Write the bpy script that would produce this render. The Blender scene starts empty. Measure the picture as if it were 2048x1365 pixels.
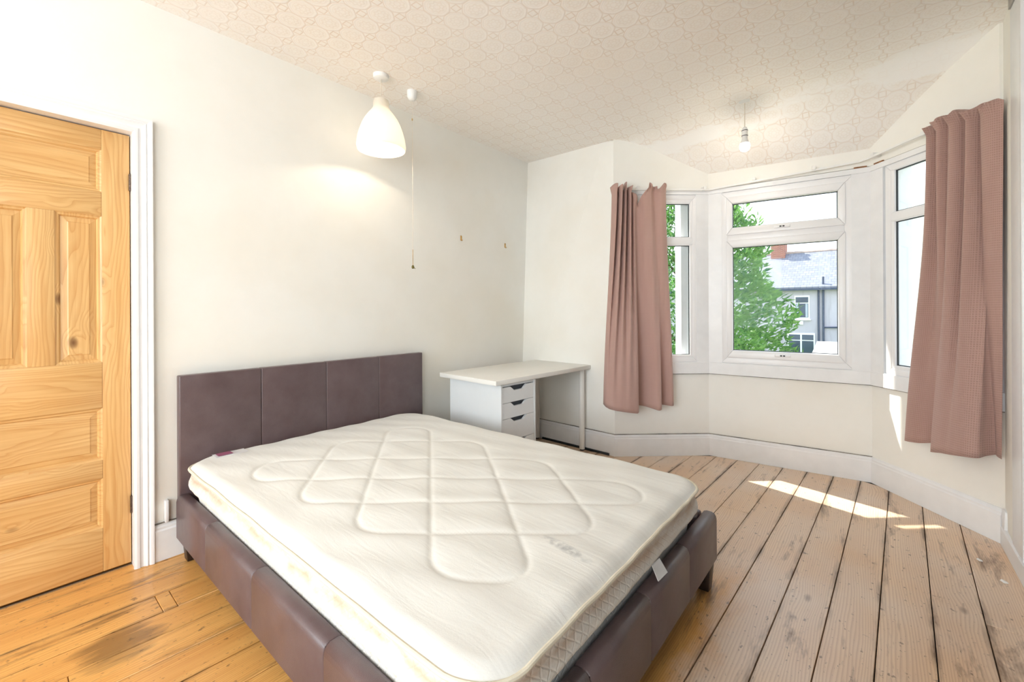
import bpy, bmesh, math, random
import numpy as np
from mathutils import Vector, Matrix

random.seed(7)
RNG = np.random.default_rng(11)
SC = bpy.context.scene
COL = SC.collection

# ------------------------------------------------------------------ camera
CAM_H = 1.27
YAW, ROLL = math.radians(39.92), math.radians(0.28)
FPX, V0 = 866.0, 620.3
_F = Vector((math.cos(YAW), math.sin(YAW), 0))
_R0 = Vector((math.sin(YAW), -math.cos(YAW), 0))
_D0 = Vector((0, 0, -1))
_R = _R0 * math.cos(ROLL) + _D0 * math.sin(ROLL)
_D = -_R0 * math.sin(ROLL) + _D0 * math.cos(ROLL)
cd = bpy.data.cameras.new('camera')
cd.sensor_fit = 'HORIZONTAL'
cd.sensor_width = 36.0
cd.lens = FPX / 2048 * 36.0
cd.shift_y = -(682.5 - V0) / 2048
cd.clip_start = 0.02
cd.clip_end = 300
cam = bpy.data.objects.new('camera', cd)
COL.objects.link(cam)
cam.matrix_world = Matrix(((_R.x, -_D.x, -_F.x, 0), (_R.y, -_D.y, -_F.y, 0), (_R.z, -_D.z, -_F.z, CAM_H), (0, 0, 0, 1)))
SC.camera = cam

# ------------------------------------------------------------------ world, sun, big lights, exposure
SC.view_settings.view_transform = 'Standard'
SC.view_settings.look = 'None'
SC.view_settings.gamma = 1.0
SC.view_settings.use_curve_mapping = False
SC.view_settings.exposure = 0.0
try:
    SC.cycles.use_denoising = True
    SC.cycles.use_adaptive_sampling = True
    SC.cycles.adaptive_threshold = 0.03
    SC.cycles.max_bounces = 6
    SC.cycles.diffuse_bounces = 5
    SC.cycles.glossy_bounces = 3
    SC.cycles.transparent_max_bounces = 10
    SC.cycles.caustics_reflective = False
    SC.cycles.caustics_refractive = False
    SC.cycles.sample_clamp_indirect = 6.0
except Exception:
    pass
wd = bpy.data.worlds.new('sky')
SC.world = wd
wd.use_nodes = True
nt = wd.node_tree
nt.nodes.clear()
w_out = nt.nodes.new('ShaderNodeOutputWorld')
w_bg = nt.nodes.new('ShaderNodeBackground')
w_tc = nt.nodes.new('ShaderNodeTexCoord')
w_sep = nt.nodes.new('ShaderNodeSeparateXYZ')
w_rmp = nt.nodes.new('ShaderNodeValToRGB')
w_rmp.color_ramp.elements[0].position = 0.0
w_rmp.color_ramp.elements[0].color = (0.93, 0.96, 1.0, 1)
w_rmp.color_ramp.elements[1].position = 0.8
w_rmp.color_ramp.elements[1].color = (0.62, 0.78, 1.0, 1)
nt.links.new(w_tc.outputs['Generated'], w_sep.inputs[0])
nt.links.new(w_sep.outputs['Z'], w_rmp.inputs[0])
nt.links.new(w_rmp.outputs[0], w_bg.inputs['Color'])
w_bg.inputs['Strength'].default_value = 2.75
nt.links.new(w_bg.outputs[0], w_out.inputs[0])

SUN_DIR = Vector((-0.16, -0.69, -0.87)).normalized()
sl = bpy.data.lights.new('sun', 'SUN')
sl.energy = 11.0
sl.angle = math.radians(0.6)
sl.color = (1.0, 0.95, 0.86)
so = bpy.data.objects.new('sun', sl)
COL.objects.link(so)
so.rotation_euler = SUN_DIR.to_track_quat('-Z', 'Y').to_euler()
so.location = (8, 14, 20)

# fill light added in a made-up opening of the right wall behind the camera
al = bpy.data.lights.new('rear_side_fill', 'AREA')
al.shape = 'RECTANGLE'
al.size = 2.3
al.size_y = 1.7
al.energy = 78
al.color = (0.83, 0.93, 1.0)
ao = bpy.data.objects.new('rear_side_fill', al)
COL.objects.link(ao)
ao.location = (-2.15, -0.66, 1.65)
ao.rotation_euler = (math.pi / 2, 0, 0)
# second added fill light, in a made-up opening of the back wall
al2 = bpy.data.lights.new('back_wall_fill', 'AREA')
al2.shape = 'RECTANGLE'
al2.size = 1.7
al2.size_y = 2.3
al2.energy = 126
al2.color = (0.83, 0.93, 1.0)
ao2 = bpy.data.objects.new('back_wall_fill', al2)
COL.objects.link(ao2)
ao2.location = (-3.76, 1.15, 1.65)
ao2.rotation_euler = (0, -math.pi / 2, 0)

# ------------------------------------------------------------------ helpers
def lin(c):
    return c / 12.92 if c <= 0.04045 else ((c + 0.055) / 1.055) ** 2.4
def S(r, g, b):
    return (lin(r / 255), lin(g / 255), lin(b / 255), 1.0)

class MB:
    """collects shapes into one mesh"""
    def __init__(self):
        self.v = []; self.f = []; self.uv = None
    def add(self, vs, fs):
        n = len(self.v)
        self.v += [tuple(p) for p in vs]
        self.f += [tuple(i + n for i in f) for f in fs]
        return self
    def box(self, x0, x1, y0, y1, z0, z1):
        vs = [(x, y, z) for z in (z0, z1) for y in (y0, y1) for x in (x0, x1)]
        return self.add(vs, [(0, 2, 3, 1), (4, 5, 7, 6), (0, 1, 5, 4), (2, 6, 7, 3), (0, 4, 6, 2), (1, 3, 7, 5)])
    def hexa(self, b, t):
        """b, t: 4 bottom and 4 top points in matching order"""
        vs = list(b) + list(t)
        return self.add(vs, [(3, 2, 1, 0), (4, 5, 6, 7), (0, 1, 5, 4), (1, 2, 6, 5), (2, 3, 7, 6), (3, 0, 4, 7)])
    def prism(self, poly, z0, z1):
        n = len(poly)
        vs = [(p[0], p[1], z0) for p in poly] + [(p[0], p[1], z1) for p in poly]
        fs = [tuple(range(n - 1, -1, -1)), tuple(range(n, 2 * n))] + [(i, (i + 1) % n, n + (i + 1) % n, n + i) for i in range(n)]
        return self.add(vs, fs)
    def lathe(self, prof, c=(0, 0), seg=32, axis=None, cap0=False, cap1=False):
        n = len(prof)
        vs = []
        for k in range(seg):
            a = 2 * math.pi * k / seg
            for r, z in prof:
                vs.append((c[0] + r * math.cos(a), c[1] + r * math.sin(a), z))
        fs = []
        for k in range(seg):
            k2 = (k + 1) % seg
            for i in range(n - 1):
                fs.append((k * n + i, k2 * n + i, k2 * n + i + 1, k * n + i + 1))
        if cap0: fs.append(tuple(k * n for k in range(seg))[::-1])
        if cap1: fs.append(tuple(k * n + n - 1 for k in range(seg)))
        return self.add(vs, fs)
    def tube(self, path, r, seg=8, caps=True):
        path = [Vector(p) for p in path]
        rs = r if isinstance(r, (list, tuple)) else [r] * len(path)
        vs = []; n = len(path)
        up = Vector((0, 0, 1))
        for i, p in enumerate(path):
            d = (path[min(i + 1, n - 1)] - path[max(i - 1, 0)]).normalized()
            ref = up if abs(d.dot(up)) < 0.95 else Vector((1, 0, 0))
            a = d.cross(ref).normalized(); b = d.cross(a).normalized()
            for k in range(seg):
                t = 2 * math.pi * k / seg
                vs.append(p + a * (rs[i] * math.cos(t)) + b * (rs[i] * math.sin(t)))
        fs = []
        for i in range(n - 1):
            for k in range(seg):
                k2 = (k + 1) % seg
                fs.append((i * seg + k, i * seg + k2, (i + 1) * seg + k2, (i + 1) * seg + k))
        if caps:
            fs.append(tuple(range(seg))[::-1]); fs.append(tuple((n - 1) * seg + k for k in range(seg)))
        return self.add(vs, fs)
    def xf(self, M):
        self.v = [tuple(M @ Vector(p)) for p in self.v]
        return self
    def build(self, name, mat, parent=None, smooth=False, bevel=0.0, seg=2, auto=None):
        me = bpy.data.meshes.new(name)
        me.from_pydata(self.v, [], self.f)
        bm = bmesh.new(); bm.from_mesh(me)
        bmesh.ops.recalc_face_normals(bm, faces=bm.faces)
        if bevel > 0:
            es = [e for e in bm.edges if len(e.link_faces) == 2 and e.calc_face_angle(0) > 0.5]
            bmesh.ops.bevel(bm, geom=es, offset=bevel, segments=seg, profile=0.5, affect='EDGES', clamp_overlap=True)
        bm.to_mesh(me); bm.free()
        if smooth or bevel > 0:
            me.polygons.foreach_set('use_smooth', [True] * len(me.polygons))
            try: me.set_sharp_from_angle(angle=math.radians(auto if auto else 40))
            except Exception: pass
        if mat: me.materials.append(mat)
        o = bpy.data.objects.new(name, me)
        COL.objects.link(o)
        if parent is not None:
            o.parent = parent
        return o

def tag(o, label=None, cat=None, group=None, kind=None):
    if label: o['label'] = label
    if cat: o['category'] = cat
    if group: o['group'] = group
    if kind: o['kind'] = kind
    return o
def thing(name, label, cat, loc=(0, 0, 0), rz=0.0, group=None, kind=None):
    o = bpy.data.objects.new(name, None)
    o.empty_display_size = 0.1
    COL.objects.link(o)
    o.location = loc; o.rotation_euler = (0, 0, rz)
    return tag(o, label, cat, group, kind)
def wpart(root, mb, name, mat, **k):
    """part whose mesh is given in world coordinates"""
    o = mb.build(name, mat, None, **k)
    M = Matrix.Translation(root.location) @ root.rotation_euler.to_matrix().to_4x4()
    o.parent = root
    o.matrix_parent_inverse = M.inverted()
    return o

# ------------------------------------------------------------------ materials
def newmat(name):
    m = bpy.data.materials.new(name); m.use_nodes = True
    t = m.node_tree; t.nodes.clear()
    o = t.nodes.new('ShaderNodeOutputMaterial')
    return m, t, o
def N(t, typ, **kw):
    n = t.nodes.new(typ)
    for k, v in kw.items(): setattr(n, k, v)
    return n
def L(t, a, b): t.links.new(a, b)
def setin(n, **kw):
    for k, v in kw.items(): n.inputs[k.replace('_', ' ')].default_value = v
def math_(t, op, a, b=None, c=None, clamp=False):
    n = N(t, 'ShaderNodeMath', operation=op); n.use_clamp = clamp
    for i, x in enumerate((a, b, c)):
        if x is None: continue
        if isinstance(x, (int, float)): n.inputs[i].default_value = x
        else: L(t, x, n.inputs[i])
    return n.outputs[0]
def mix(t, fac, a, b, mode='MIX'):
    n = N(t, 'ShaderNodeMix', data_type='RGBA', blend_type=mode)
    n.clamp_factor = True
    for i, x in ((0, fac), (6, a), (7, b)):
        if isinstance(x, (int, float)): n.inputs[i].default_value = x
        elif isinstance(x, tuple): n.inputs[i].default_value = x
        else: L(t, x, n.inputs[i])
    return n.outputs[2]
def ramp(t, fac, stops, interp='LINEAR'):
    n = N(t, 'ShaderNodeValToRGB'); cr = n.color_ramp; cr.interpolation = interp
    while len(cr.elements) < len(stops): cr.elements.new(0.5)
    for e, (p, c) in zip(cr.elements, stops):
        e.position = p; e.color = c if isinstance(c, tuple) else (c, c, c, 1)
    L(t, fac, n.inputs[0]); return n.outputs[0]
def noise(t, vec, scale, detail=3, rough=0.55, dist=0.0):
    n = N(t, 'ShaderNodeTexNoise'); setin(n, Scale=scale, Detail=detail, Roughness=rough, Distortion=dist)
    if vec is not None: L(t, vec, n.inputs['Vector'])
    return n.outputs['Fac']
def mapping(t, vec, scale=(1, 1, 1), loc=(0, 0, 0), rot=(0, 0, 0)):
    n = N(t, 'ShaderNodeMapping'); n.inputs['Scale'].default_value = scale
    n.inputs['Location'].default_value = loc; n.inputs['Rotation'].default_value = rot
    L(t, vec, n.inputs['Vector']); return n.outputs[0]
def objco(t): return N(t, 'ShaderNodeTexCoord').outputs['Object']
def bump(t, h, strength=0.3, dist=0.01, normal=None):
    n = N(t, 'ShaderNodeBump'); setin(n, Strength=strength, Distance=dist); L(t, h, n.inputs['Height'])
    if normal is not None: L(t, normal, n.inputs['Normal'])
    return n.outputs[0]
def princ(t, o, base, rough=0.5, normal=None, **kw):
    p = N(t, 'ShaderNodeBsdfPrincipled')
    for k, x in (('Base Color', base), ('Roughness', rough)):
        if isinstance(x, (int, float, tuple)): p.inputs[k].default_value = x
        else: L(t, x, p.inputs[k])
    for k, x in kw.items():
        k = k.replace('_', ' ')
        if isinstance(x, (int, float, tuple)): p.inputs[k].default_value = x
        else: L(t, x, p.inputs[k])
    if normal is not None: L(t, normal, p.inputs['Normal'])
    L(t, p.outputs[0], o.inputs[0]); return p

def plain(name, col, rough=0.5, var=0.04, nscale=6.0, bstr=0.0, bscale=60.0, **kw):
    m, t, o = newmat(name); co = objco(t)
    n = noise(t, co, nscale, 4)
    dark = tuple(c * (1 - var * 2) for c in col[:3]) + (1,)
    lite = tuple(min(1, c * (1 + var)) for c in col[:3]) + (1,)
    c = ramp(t, n, [(0.3, dark), (0.7, lite)])
    nb = bump(t, noise(t, co, bscale, 3), bstr, 0.004) if bstr > 0 else None
    princ(t, o, c, rough, nb, **kw); return m

def wall_paint(name, col, stain):
    m, t, o = newmat(name); co = objco(t)
    n1 = noise(t, co, 1.3, 2, 0.5); n2 = noise(t, co, 7.0, 3, 0.6)
    c = mix(t, ramp(t, n1, [(0.42, 0.0), (0.72, 1.0)]), col, stain)
    c = mix(t, ramp(t, n2, [(0.35, 0.08), (0.6, 0.0)]), c, tuple(x * 0.85 for x in stain[:3]) + (1,))
    nb = bump(t, noise(t, co, 6, 2), 0.12, 0.01)
    princ(t, o, c, 0.62, nb); return m

M_WALL = wall_paint('wall_paint', S(244, 243, 238), S(241, 237, 227))
M_WHITE = plain('white_gloss_paint', S(240, 241, 243), 0.32, 0.02, 9, 0.04, 40)
M_UPVC = plain('white_upvc', S(243, 243, 245), 0.31, 0.012, 5)
M_GASKET = plain('black_rubber', S(30, 34, 40), 0.5, 0.1, 30)
M_DARK = plain('dark_void', S(26, 20, 16), 0.9, 0.2, 20)
M_PLAST = plain('white_plastic', S(240, 240, 238), 0.35, 0.015, 10)
M_METAL = plain('steel', S(170, 168, 165), 0.35, 0.1, 40, Metallic=1.0)
M_HINGE = plain('dark_hinge_steel', S(95, 80, 70), 0.45, 0.2, 60, Metallic=0.8)
M_BRASS = plain('brass', S(200, 160, 90), 0.35, 0.1, 60, Metallic=0.9)
M_DESK = plain('white_laminate', S(240, 238, 233), 0.38, 0.015, 4)
M_CAB = plain('white_foil_cabinet', S(236, 239, 241), 0.40, 0.015, 4)
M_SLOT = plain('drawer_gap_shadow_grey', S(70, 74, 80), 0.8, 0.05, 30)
M_BLACKP = plain('black_plastic', S(32, 36, 42), 0.45, 0.1, 30)
M_LEGWOOD = plain('dark_stained_wood', S(48, 34, 28), 0.4, 0.2, 25)
M_CORD = plain('cord_white', S(225, 215, 200), 0.7, 0.03, 60)
M_RUST = plain('rail_gap_bare_timber', S(150, 105, 70), 0.8, 0.2, 30)
M_DRYPLASTER = plain('plaster_crumb', S(235, 232, 228), 0.9, 0.05, 60)

def mat_ceiling():
    m, t, o = newmat('embossed_ceiling_paper'); co = objco(t)
    P = 0.1385
    sc = mapping(t, co, (1 / P, 1 / P, 0.0), (-1.641 / P, -1.616 / P, 0))
    sep = N(t, 'ShaderNodeSeparateXYZ'); L(t, sc, sep.inputs[0])
    fx = math_(t, 'FRACT', sep.outputs[0]); fy = math_(t, 'FRACT', sep.outputs[1])
    dx = math_(t, 'SUBTRACT', fx, 0.5); dy = math_(t, 'SUBTRACT', fy, 0.5)
    ax = math_(t, 'ABSOLUTE', dx); ay = math_(t, 'ABSOLUTE', dy)
    # octagon-ish medallion radius
    r = math_(t, 'SQRT', math_(t, 'ADD', math_(t, 'MULTIPLY', dx, dx), math_(t, 'MULTIPLY', dy, dy)))
    mxa = math_(t, 'MAXIMUM', ax, ay)
    oct_ = math_(t, 'MAXIMUM', mxa, math_(t, 'MULTIPLY', math_(t, 'ADD', ax, ay), 0.735))
    rr = math_(t, 'ADD', math_(t, 'MULTIPLY', oct_, 0.6), math_(t, 'MULTIPLY', r, 0.4))
    def ring(x, c, w):
        return math_(t, 'SUBTRACT', 1.0, math_(t, 'DIVIDE', math_(t, 'ABSOLUTE', math_(t, 'SUBTRACT', x, c)), w), clamp=True)
    white = ring(rr, 0.445, 0.045)
    brown = ring(rr, 0.492, 0.030)
    # small concave square at the lattice points
    qx = math_(t, 'SUBTRACT', 0.5, ax); qy = math_(t, 'SUBTRACT', 0.5, ay)
    qm = math_(t, 'MAXIMUM', qx, qy)
    sq = ring(qm, 0.135, 0.035)
    sq = math_(t, 'MULTIPLY', sq, math_(t, 'LESS_THAN', math_(t, 'ADD', qx, qy), 0.30))
    brown = math_(t, 'MAXIMUM', math_(t, 'MULTIPLY', brown, 0.75), sq)
    # floral inside
    ang = math_(t, 'ARCTAN2', dy, dx)
    pet = math_(t, 'SINE', math_(t, 'MULTIPLY', ang, 8.0))
    fl = math_(t, 'MULTIPLY', ring(math_(t, 'ADD', r, math_(t, 'MULTIPLY', pet, 0.03)), 0.24, 0.06), 0.6)
    fl2 = math_(t, 'MULTIPLY', ring(math_(t, 'ADD', r, math_(t, 'MULTIPLY', pet, -0.02)), 0.12, 0.04), 0.6)
    fl3 = math_(t, 'MULTIPLY', ring(r, 0.34, 0.02), 0.5)
    inner = math_(t, 'MAXIMUM', math_(t, 'MAXIMUM', fl, fl2), fl3)
    wearn = noise(t, co, 1.1, 4, 0.6)
    strength = ramp(t, wearn, [(0.35, 0.45), (0.65, 1.0)])
    base = mix(t, ramp(t, noise(t, co, 0.9, 3), [(0.35, 0.0), (0.7, 1.0)]), S(250, 248, 245), S(248, 243, 236))
    c = mix(t, math_(t, 'MULTIPLY', math_(t, 'MULTIPLY', brown, strength), 0.55), base, S(206, 176, 146))
    c = mix(t, math_(t, 'MULTIPLY', math_(t, 'MULTIPLY', inner, strength), 0.38), c, S(214, 194, 172))
    c = mix(t, math_(t, 'MULTIPLY', white, 0.7), c, S(246, 242, 238))
    # filler patches along the crease into the bay
    s2 = N(t, 'ShaderNodeSeparateXYZ'); L(t, co, s2.inputs[0])
    crease = math_(t, 'ADD', 3.575, math_(t, 'MULTIPLY', s2.outputs[1], 0.045))
    dcr = math_(t, 'ABSOLUTE', math_(t, 'SUBTRACT', s2.outputs[0], crease))
    band = math_(t, 'SUBTRACT', 1.0, math_(t, 'DIVIDE', dcr, 0.15), clamp=True)
    pn = noise(t, mapping(t, co, (6, 2.2, 0)), 1.0, 3, 0.5)
    patch = math_(t, 'MULTIPLY', ramp(t, math_(t, 'ADD', pn, math_(t, 'MULTIPLY', band, 0.35)), [(0.66, 0.0), (0.74, 1.0)]), ramp(t, band, [(0.05, 0.0), (0.25, 0.85)]))
    yl = ramp(t, s2.outputs[1], [(0.0, 1.0), (1.0, 0.0)])
    c = mix(t, patch, c, S(251, 250, 248))
    h = math_(t, 'ADD', math_(t, 'MULTIPLY', white, 0.7), math_(t, 'MULTIPLY', inner, 0.4))
    h = math_(t, 'SUBTRACT', h, math_(t, 'MULTIPLY', brown, 0.5))
    h = math_(t, 'MULTIPLY', h, math_(t, 'SUBTRACT', 1.0, patch))
    h = math_(t, 'ADD', h, math_(t, 'MULTIPLY', noise(t, co, 70, 2), 0.4))
    nb = bump(t, h, 0.20, 0.003)
    princ(t, o, c, 0.7, nb); return m
M_CEIL = mat_ceiling()

def mat_pine(name, axis, worn=False, floor=False):
    """axis: grain direction 0=x 2=z.  object coordinates are in metres"""
    m, t, o = newmat(name); co = objco(t)
    oi = N(t, 'ShaderNodeObjectInfo')
    off = N(t, 'ShaderNodeVectorMath', operation='SCALE'); off.inputs[0].default_value = (7.3, 11.7, 5.1)
    L(t, oi.outputs['Random'], off.inputs['Scale'])
    add = N(t, 'ShaderNodeVectorMath', operation='ADD'); L(t, co, add.inputs[0]); L(t, off.outputs[0], add.inputs[1])
    v = add.outputs[0]
    g = 0.16
    scl = [1, 1, 1]; scl[axis] = g
    st = mapping(t, v, tuple(scl))
    big = noise(t, st, 5.0, 3, 0.45)
    # knots: sparse cells, the growth rings bend round them
    kscl = [7.0, 7.0, 7.0] if not floor else [5.0, 5.0, 5.0]; kscl[axis] = 4.0 if not floor else 2.0
    vo = N(t, 'ShaderNodeTexVoronoi'); vo.feature = 'F1'; setin(vo, Scale=1.0, Randomness=1.0)
    L(t, mapping(t, v, tuple(kscl)), vo.inputs['Vector'])
    sepc = N(t, 'ShaderNodeSeparateColor'); L(t, vo.outputs['Color'], sepc.inputs[0])
    on = math_(t, 'GREATER_THAN', sepc.outputs[0], 0.5 if floor else 0.25)
    sep = N(t, 'ShaderNodeSeparateXYZ'); L(t, v, sep.inputs[0])
    across = sep.outputs[0] if axis == 2 else (sep.outputs[1] if floor else sep.outputs[2])
    near = math_(t, 'MULTIPLY', ramp(t, vo.outputs['Distance'], [(0.0, 1.0), (0.30, 0.0)]), on)
    cyc = math_(t, 'ADD', math_(t, 'MULTIPLY', across, 105.0 if floor else 58.0), math_(t, 'MULTIPLY', big, 10.0 if floor else 17.0))
    cyc = math_(t, 'ADD', cyc, math_(t, 'MULTIPLY', near, 1.6 if floor else 2.8))
    bands = ramp(t, math_(t, 'FRACT', cyc), [(0.0, 0.15), (0.35, 0.0), (0.86, 0.75), (0.93, 1.0), (1.0, 0.15)])
    scl2 = [60, 60, 60]; scl2[axis] = 2.2
    fine = noise(t, mapping(t, v, tuple(scl2)), 1.0, 4, 0.6)
    if floor:
        A, B, K = S(236, 184, 110), S(190, 120, 54), S(84, 48, 22)
    else:
        A, B, K = S(224, 186, 128), S(186, 126, 64), S(98, 58, 28)
    c = mix(t, math_(t, 'MULTIPLY', bands, 0.50), A, B)
    c = mix(t, ramp(t, fine, [(0.35, 0.35), (0.6, 0.0)]), c, B)
    tone = noise(t, mapping(t, v, tuple([1.5 if i == axis else 5 for i in range(3)])), 1.0, 2)
    c = mix(t, ramp(t, tone, [(0.35, 0.30), (0.65, 0.0)]), c, S(214, 158, 88) if not floor else S(190, 120, 54))
    kn = math_(t, 'MULTIPLY', ramp(t, vo.outputs['Distance'], [(0.02, 1.0), (0.045, 0.7), (0.085, 0.0)] if floor else [(0.03, 1.0), (0.08, 0.7), (0.14, 0.0)]), on)
    c = mix(t, math_(t, 'MULTIPLY', kn, 0.85), c, K)
    rough = 0.36
    hgt = math_(t, 'ADD', math_(t, 'MULTIPLY', fine, 0.4), math_(t, 'MULTIPLY', bands, 0.15))
    if floor:
        s2 = N(t, 'ShaderNodeSeparateXYZ'); L(t, co, s2.inputs[0])
        yy = math_(t, 'ADD', s2.outputs[1], math_(t, 'MULTIPLY', s2.outputs[0], 0.0384))
        n0 = noise(t, co, 5.0, 4, 0.65)
        # varnish worn off in the walkway beside the bed and in the bay
        w1 = ramp(t, math_(t, 'ADD', yy, math_(t, 'MULTIPLY', math_(t, 'SUBTRACT', n0, 0.5), 0.25)), [(0.50, 1.0), (0.62, 0.0)])
        w2 = ramp(t, math_(t, 'ADD', math_(t, 'MULTIPLY', s2.outputs[0], 0.2), math_(t, 'MULTIPLY', math_(t, 'SUBTRACT', n0, 0.5), 0.05)), [(0.41, 0.0), (0.47, 1.0)])
        wear = math_(t, 'MAXIMUM', w1, w2)
        wearm = math_(t, 'MULTIPLY', wear, ramp(t, noise(t, co, 2.3, 2, 0.5), [(0.2, 0.45), (0.8, 0.98)]))
        pale = mix(t, math_(t, 'MULTIPLY', bands, 0.42), S(234, 216, 198), S(168, 138, 116))
        pale = mix(t, math_(t, 'MULTIPLY', kn, 0.7), pale, S(110, 72, 48))
        c = mix(t, wearm, c, pale)
        # grime: long dark streaks and blotches
        gr = noise(t, mapping(t, v, (1.6, 9, 1)), 1.0, 5, 0.7, 0.3)
        blot = ramp(t, gr, [(0.57, 0.0), (0.70, 1.0)])
        c = mix(t, math_(t, 'MULTIPLY', blot, 0.72), c, S(92, 60, 36))
        sp = noise(t, mapping(t, co, (22, 34, 1)), 1.0, 3, 0.6)
        c = mix(t, math_(t, 'MULTIPLY', ramp(t, sp, [(0.64, 0.0), (0.70, 1.0)]), 0.6), c, S(78, 52, 36))
        sp2 = noise(t, mapping(t, co, (50, 90, 1)), 1.0, 2, 0.6)
        c = mix(t, math_(t, 'MULTIPLY', ramp(t, sp2, [(0.66, 0.0), (0.72, 1.0)]), 0.5), c, S(96, 66, 46))
        # dirt gathered along the joints
        fe = math_(t, 'FRACT', math_(t, 'DIVIDE', math_(t, 'SUBTRACT', yy, 0.079), 0.1605))
        ed = math_(t, 'ABSOLUTE', math_(t, 'SUBTRACT', fe, 0.5))
        dj = math_(t, 'MULTIPLY', ramp(t, ed, [(0.36, 0.0), (0.5, 1.0)]), ramp(t, noise(t, mapping(t, co, (2.2, 14, 1)), 1.0, 4, 0.65), [(0.46, 0.0), (0.64, 1.0)]))
        c = mix(t, math_(t, 'MULTIPLY', dj, 0.85), c, S(92, 66, 46))
        # old spill mark on the boards by the bed
        ex = math_(t, 'DIVIDE', math_(t, 'SUBTRACT', s2.outputs[0], 0.30), 0.13); ey = math_(t, 'DIVIDE', math_(t, 'SUBTRACT', s2.outputs[1], 2.18), 0.12)
        er = math_(t, 'ADD', math_(t, 'ADD', math_(t, 'MULTIPLY', ex, ex), math_(t, 'MULTIPLY', ey, ey)), math_(t, 'MULTIPLY', math_(t, 'SUBTRACT', gr, 0.5), 5.0))
        c = mix(t, ramp(t, er, [(0.2, 0.62), (1.0, 0.0)]), c, S(84, 62, 40))
        rough = ramp(t, math_(t, 'ADD', math_(t, 'MULTIPLY', wearm, 0.5), math_(t, 'MULTIPLY', blot, 0.3)), [(0.0, 0.285), (0.6, 0.34)])
        hgt = math_(t, 'ADD', hgt, math_(t, 'MULTIPLY', n0, 0.6))
    nb = bump(t, hgt, 0.15, 0.004)
    princ(t, o, c, rough, nb); return m
M_FLOOR = mat_pine('worn_pine_floorboard', 0, floor=True)
M_PINE_H = mat_pine('waxed_pine_horizontal', 0)
M_PINE_V = mat_pine('waxed_pine_vertical', 2)

def mat_leather(name, base, hi):
    m, t, o = newmat(name); co = objco(t)
    vo = N(t, 'ShaderNodeTexVoronoi'); setin(vo, Scale=420.0); L(t, co, vo.inputs['Vector'])
    n1 = noise(t, co, 9, 4, 0.6)
    c = mix(t, ramp(t, n1, [(0.3, 0.0), (0.75, 1.0)]), base, hi)
    sc = noise(t, mapping(t, co, (30, 30, 8)), 1.0, 5, 0.7)
    c = mix(t, math_(t, 'MULTIPLY', ramp(t, sc, [(0.68, 0.0), (0.75, 1.0)]), 0.08), c, S(150, 130, 118))
    nb = bump(t, vo.outputs['Distance'], 0.25, 0.0012, bump(t, noise(t, co, 14, 2), 0.1, 0.01))
    princ(t, o, c, ramp(t, n1, [(0.3, 0.29), (0.7, 0.38)]), nb, Specular_IOR_Level=0.6); return m
M_LEATHER = mat_leather('brown_faux_leather', S(86, 68, 70), S(102, 86, 88))
M_STITCH = plain('dark_stitching', S(52, 34, 30), 0.6, 0.1, 90)

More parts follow.
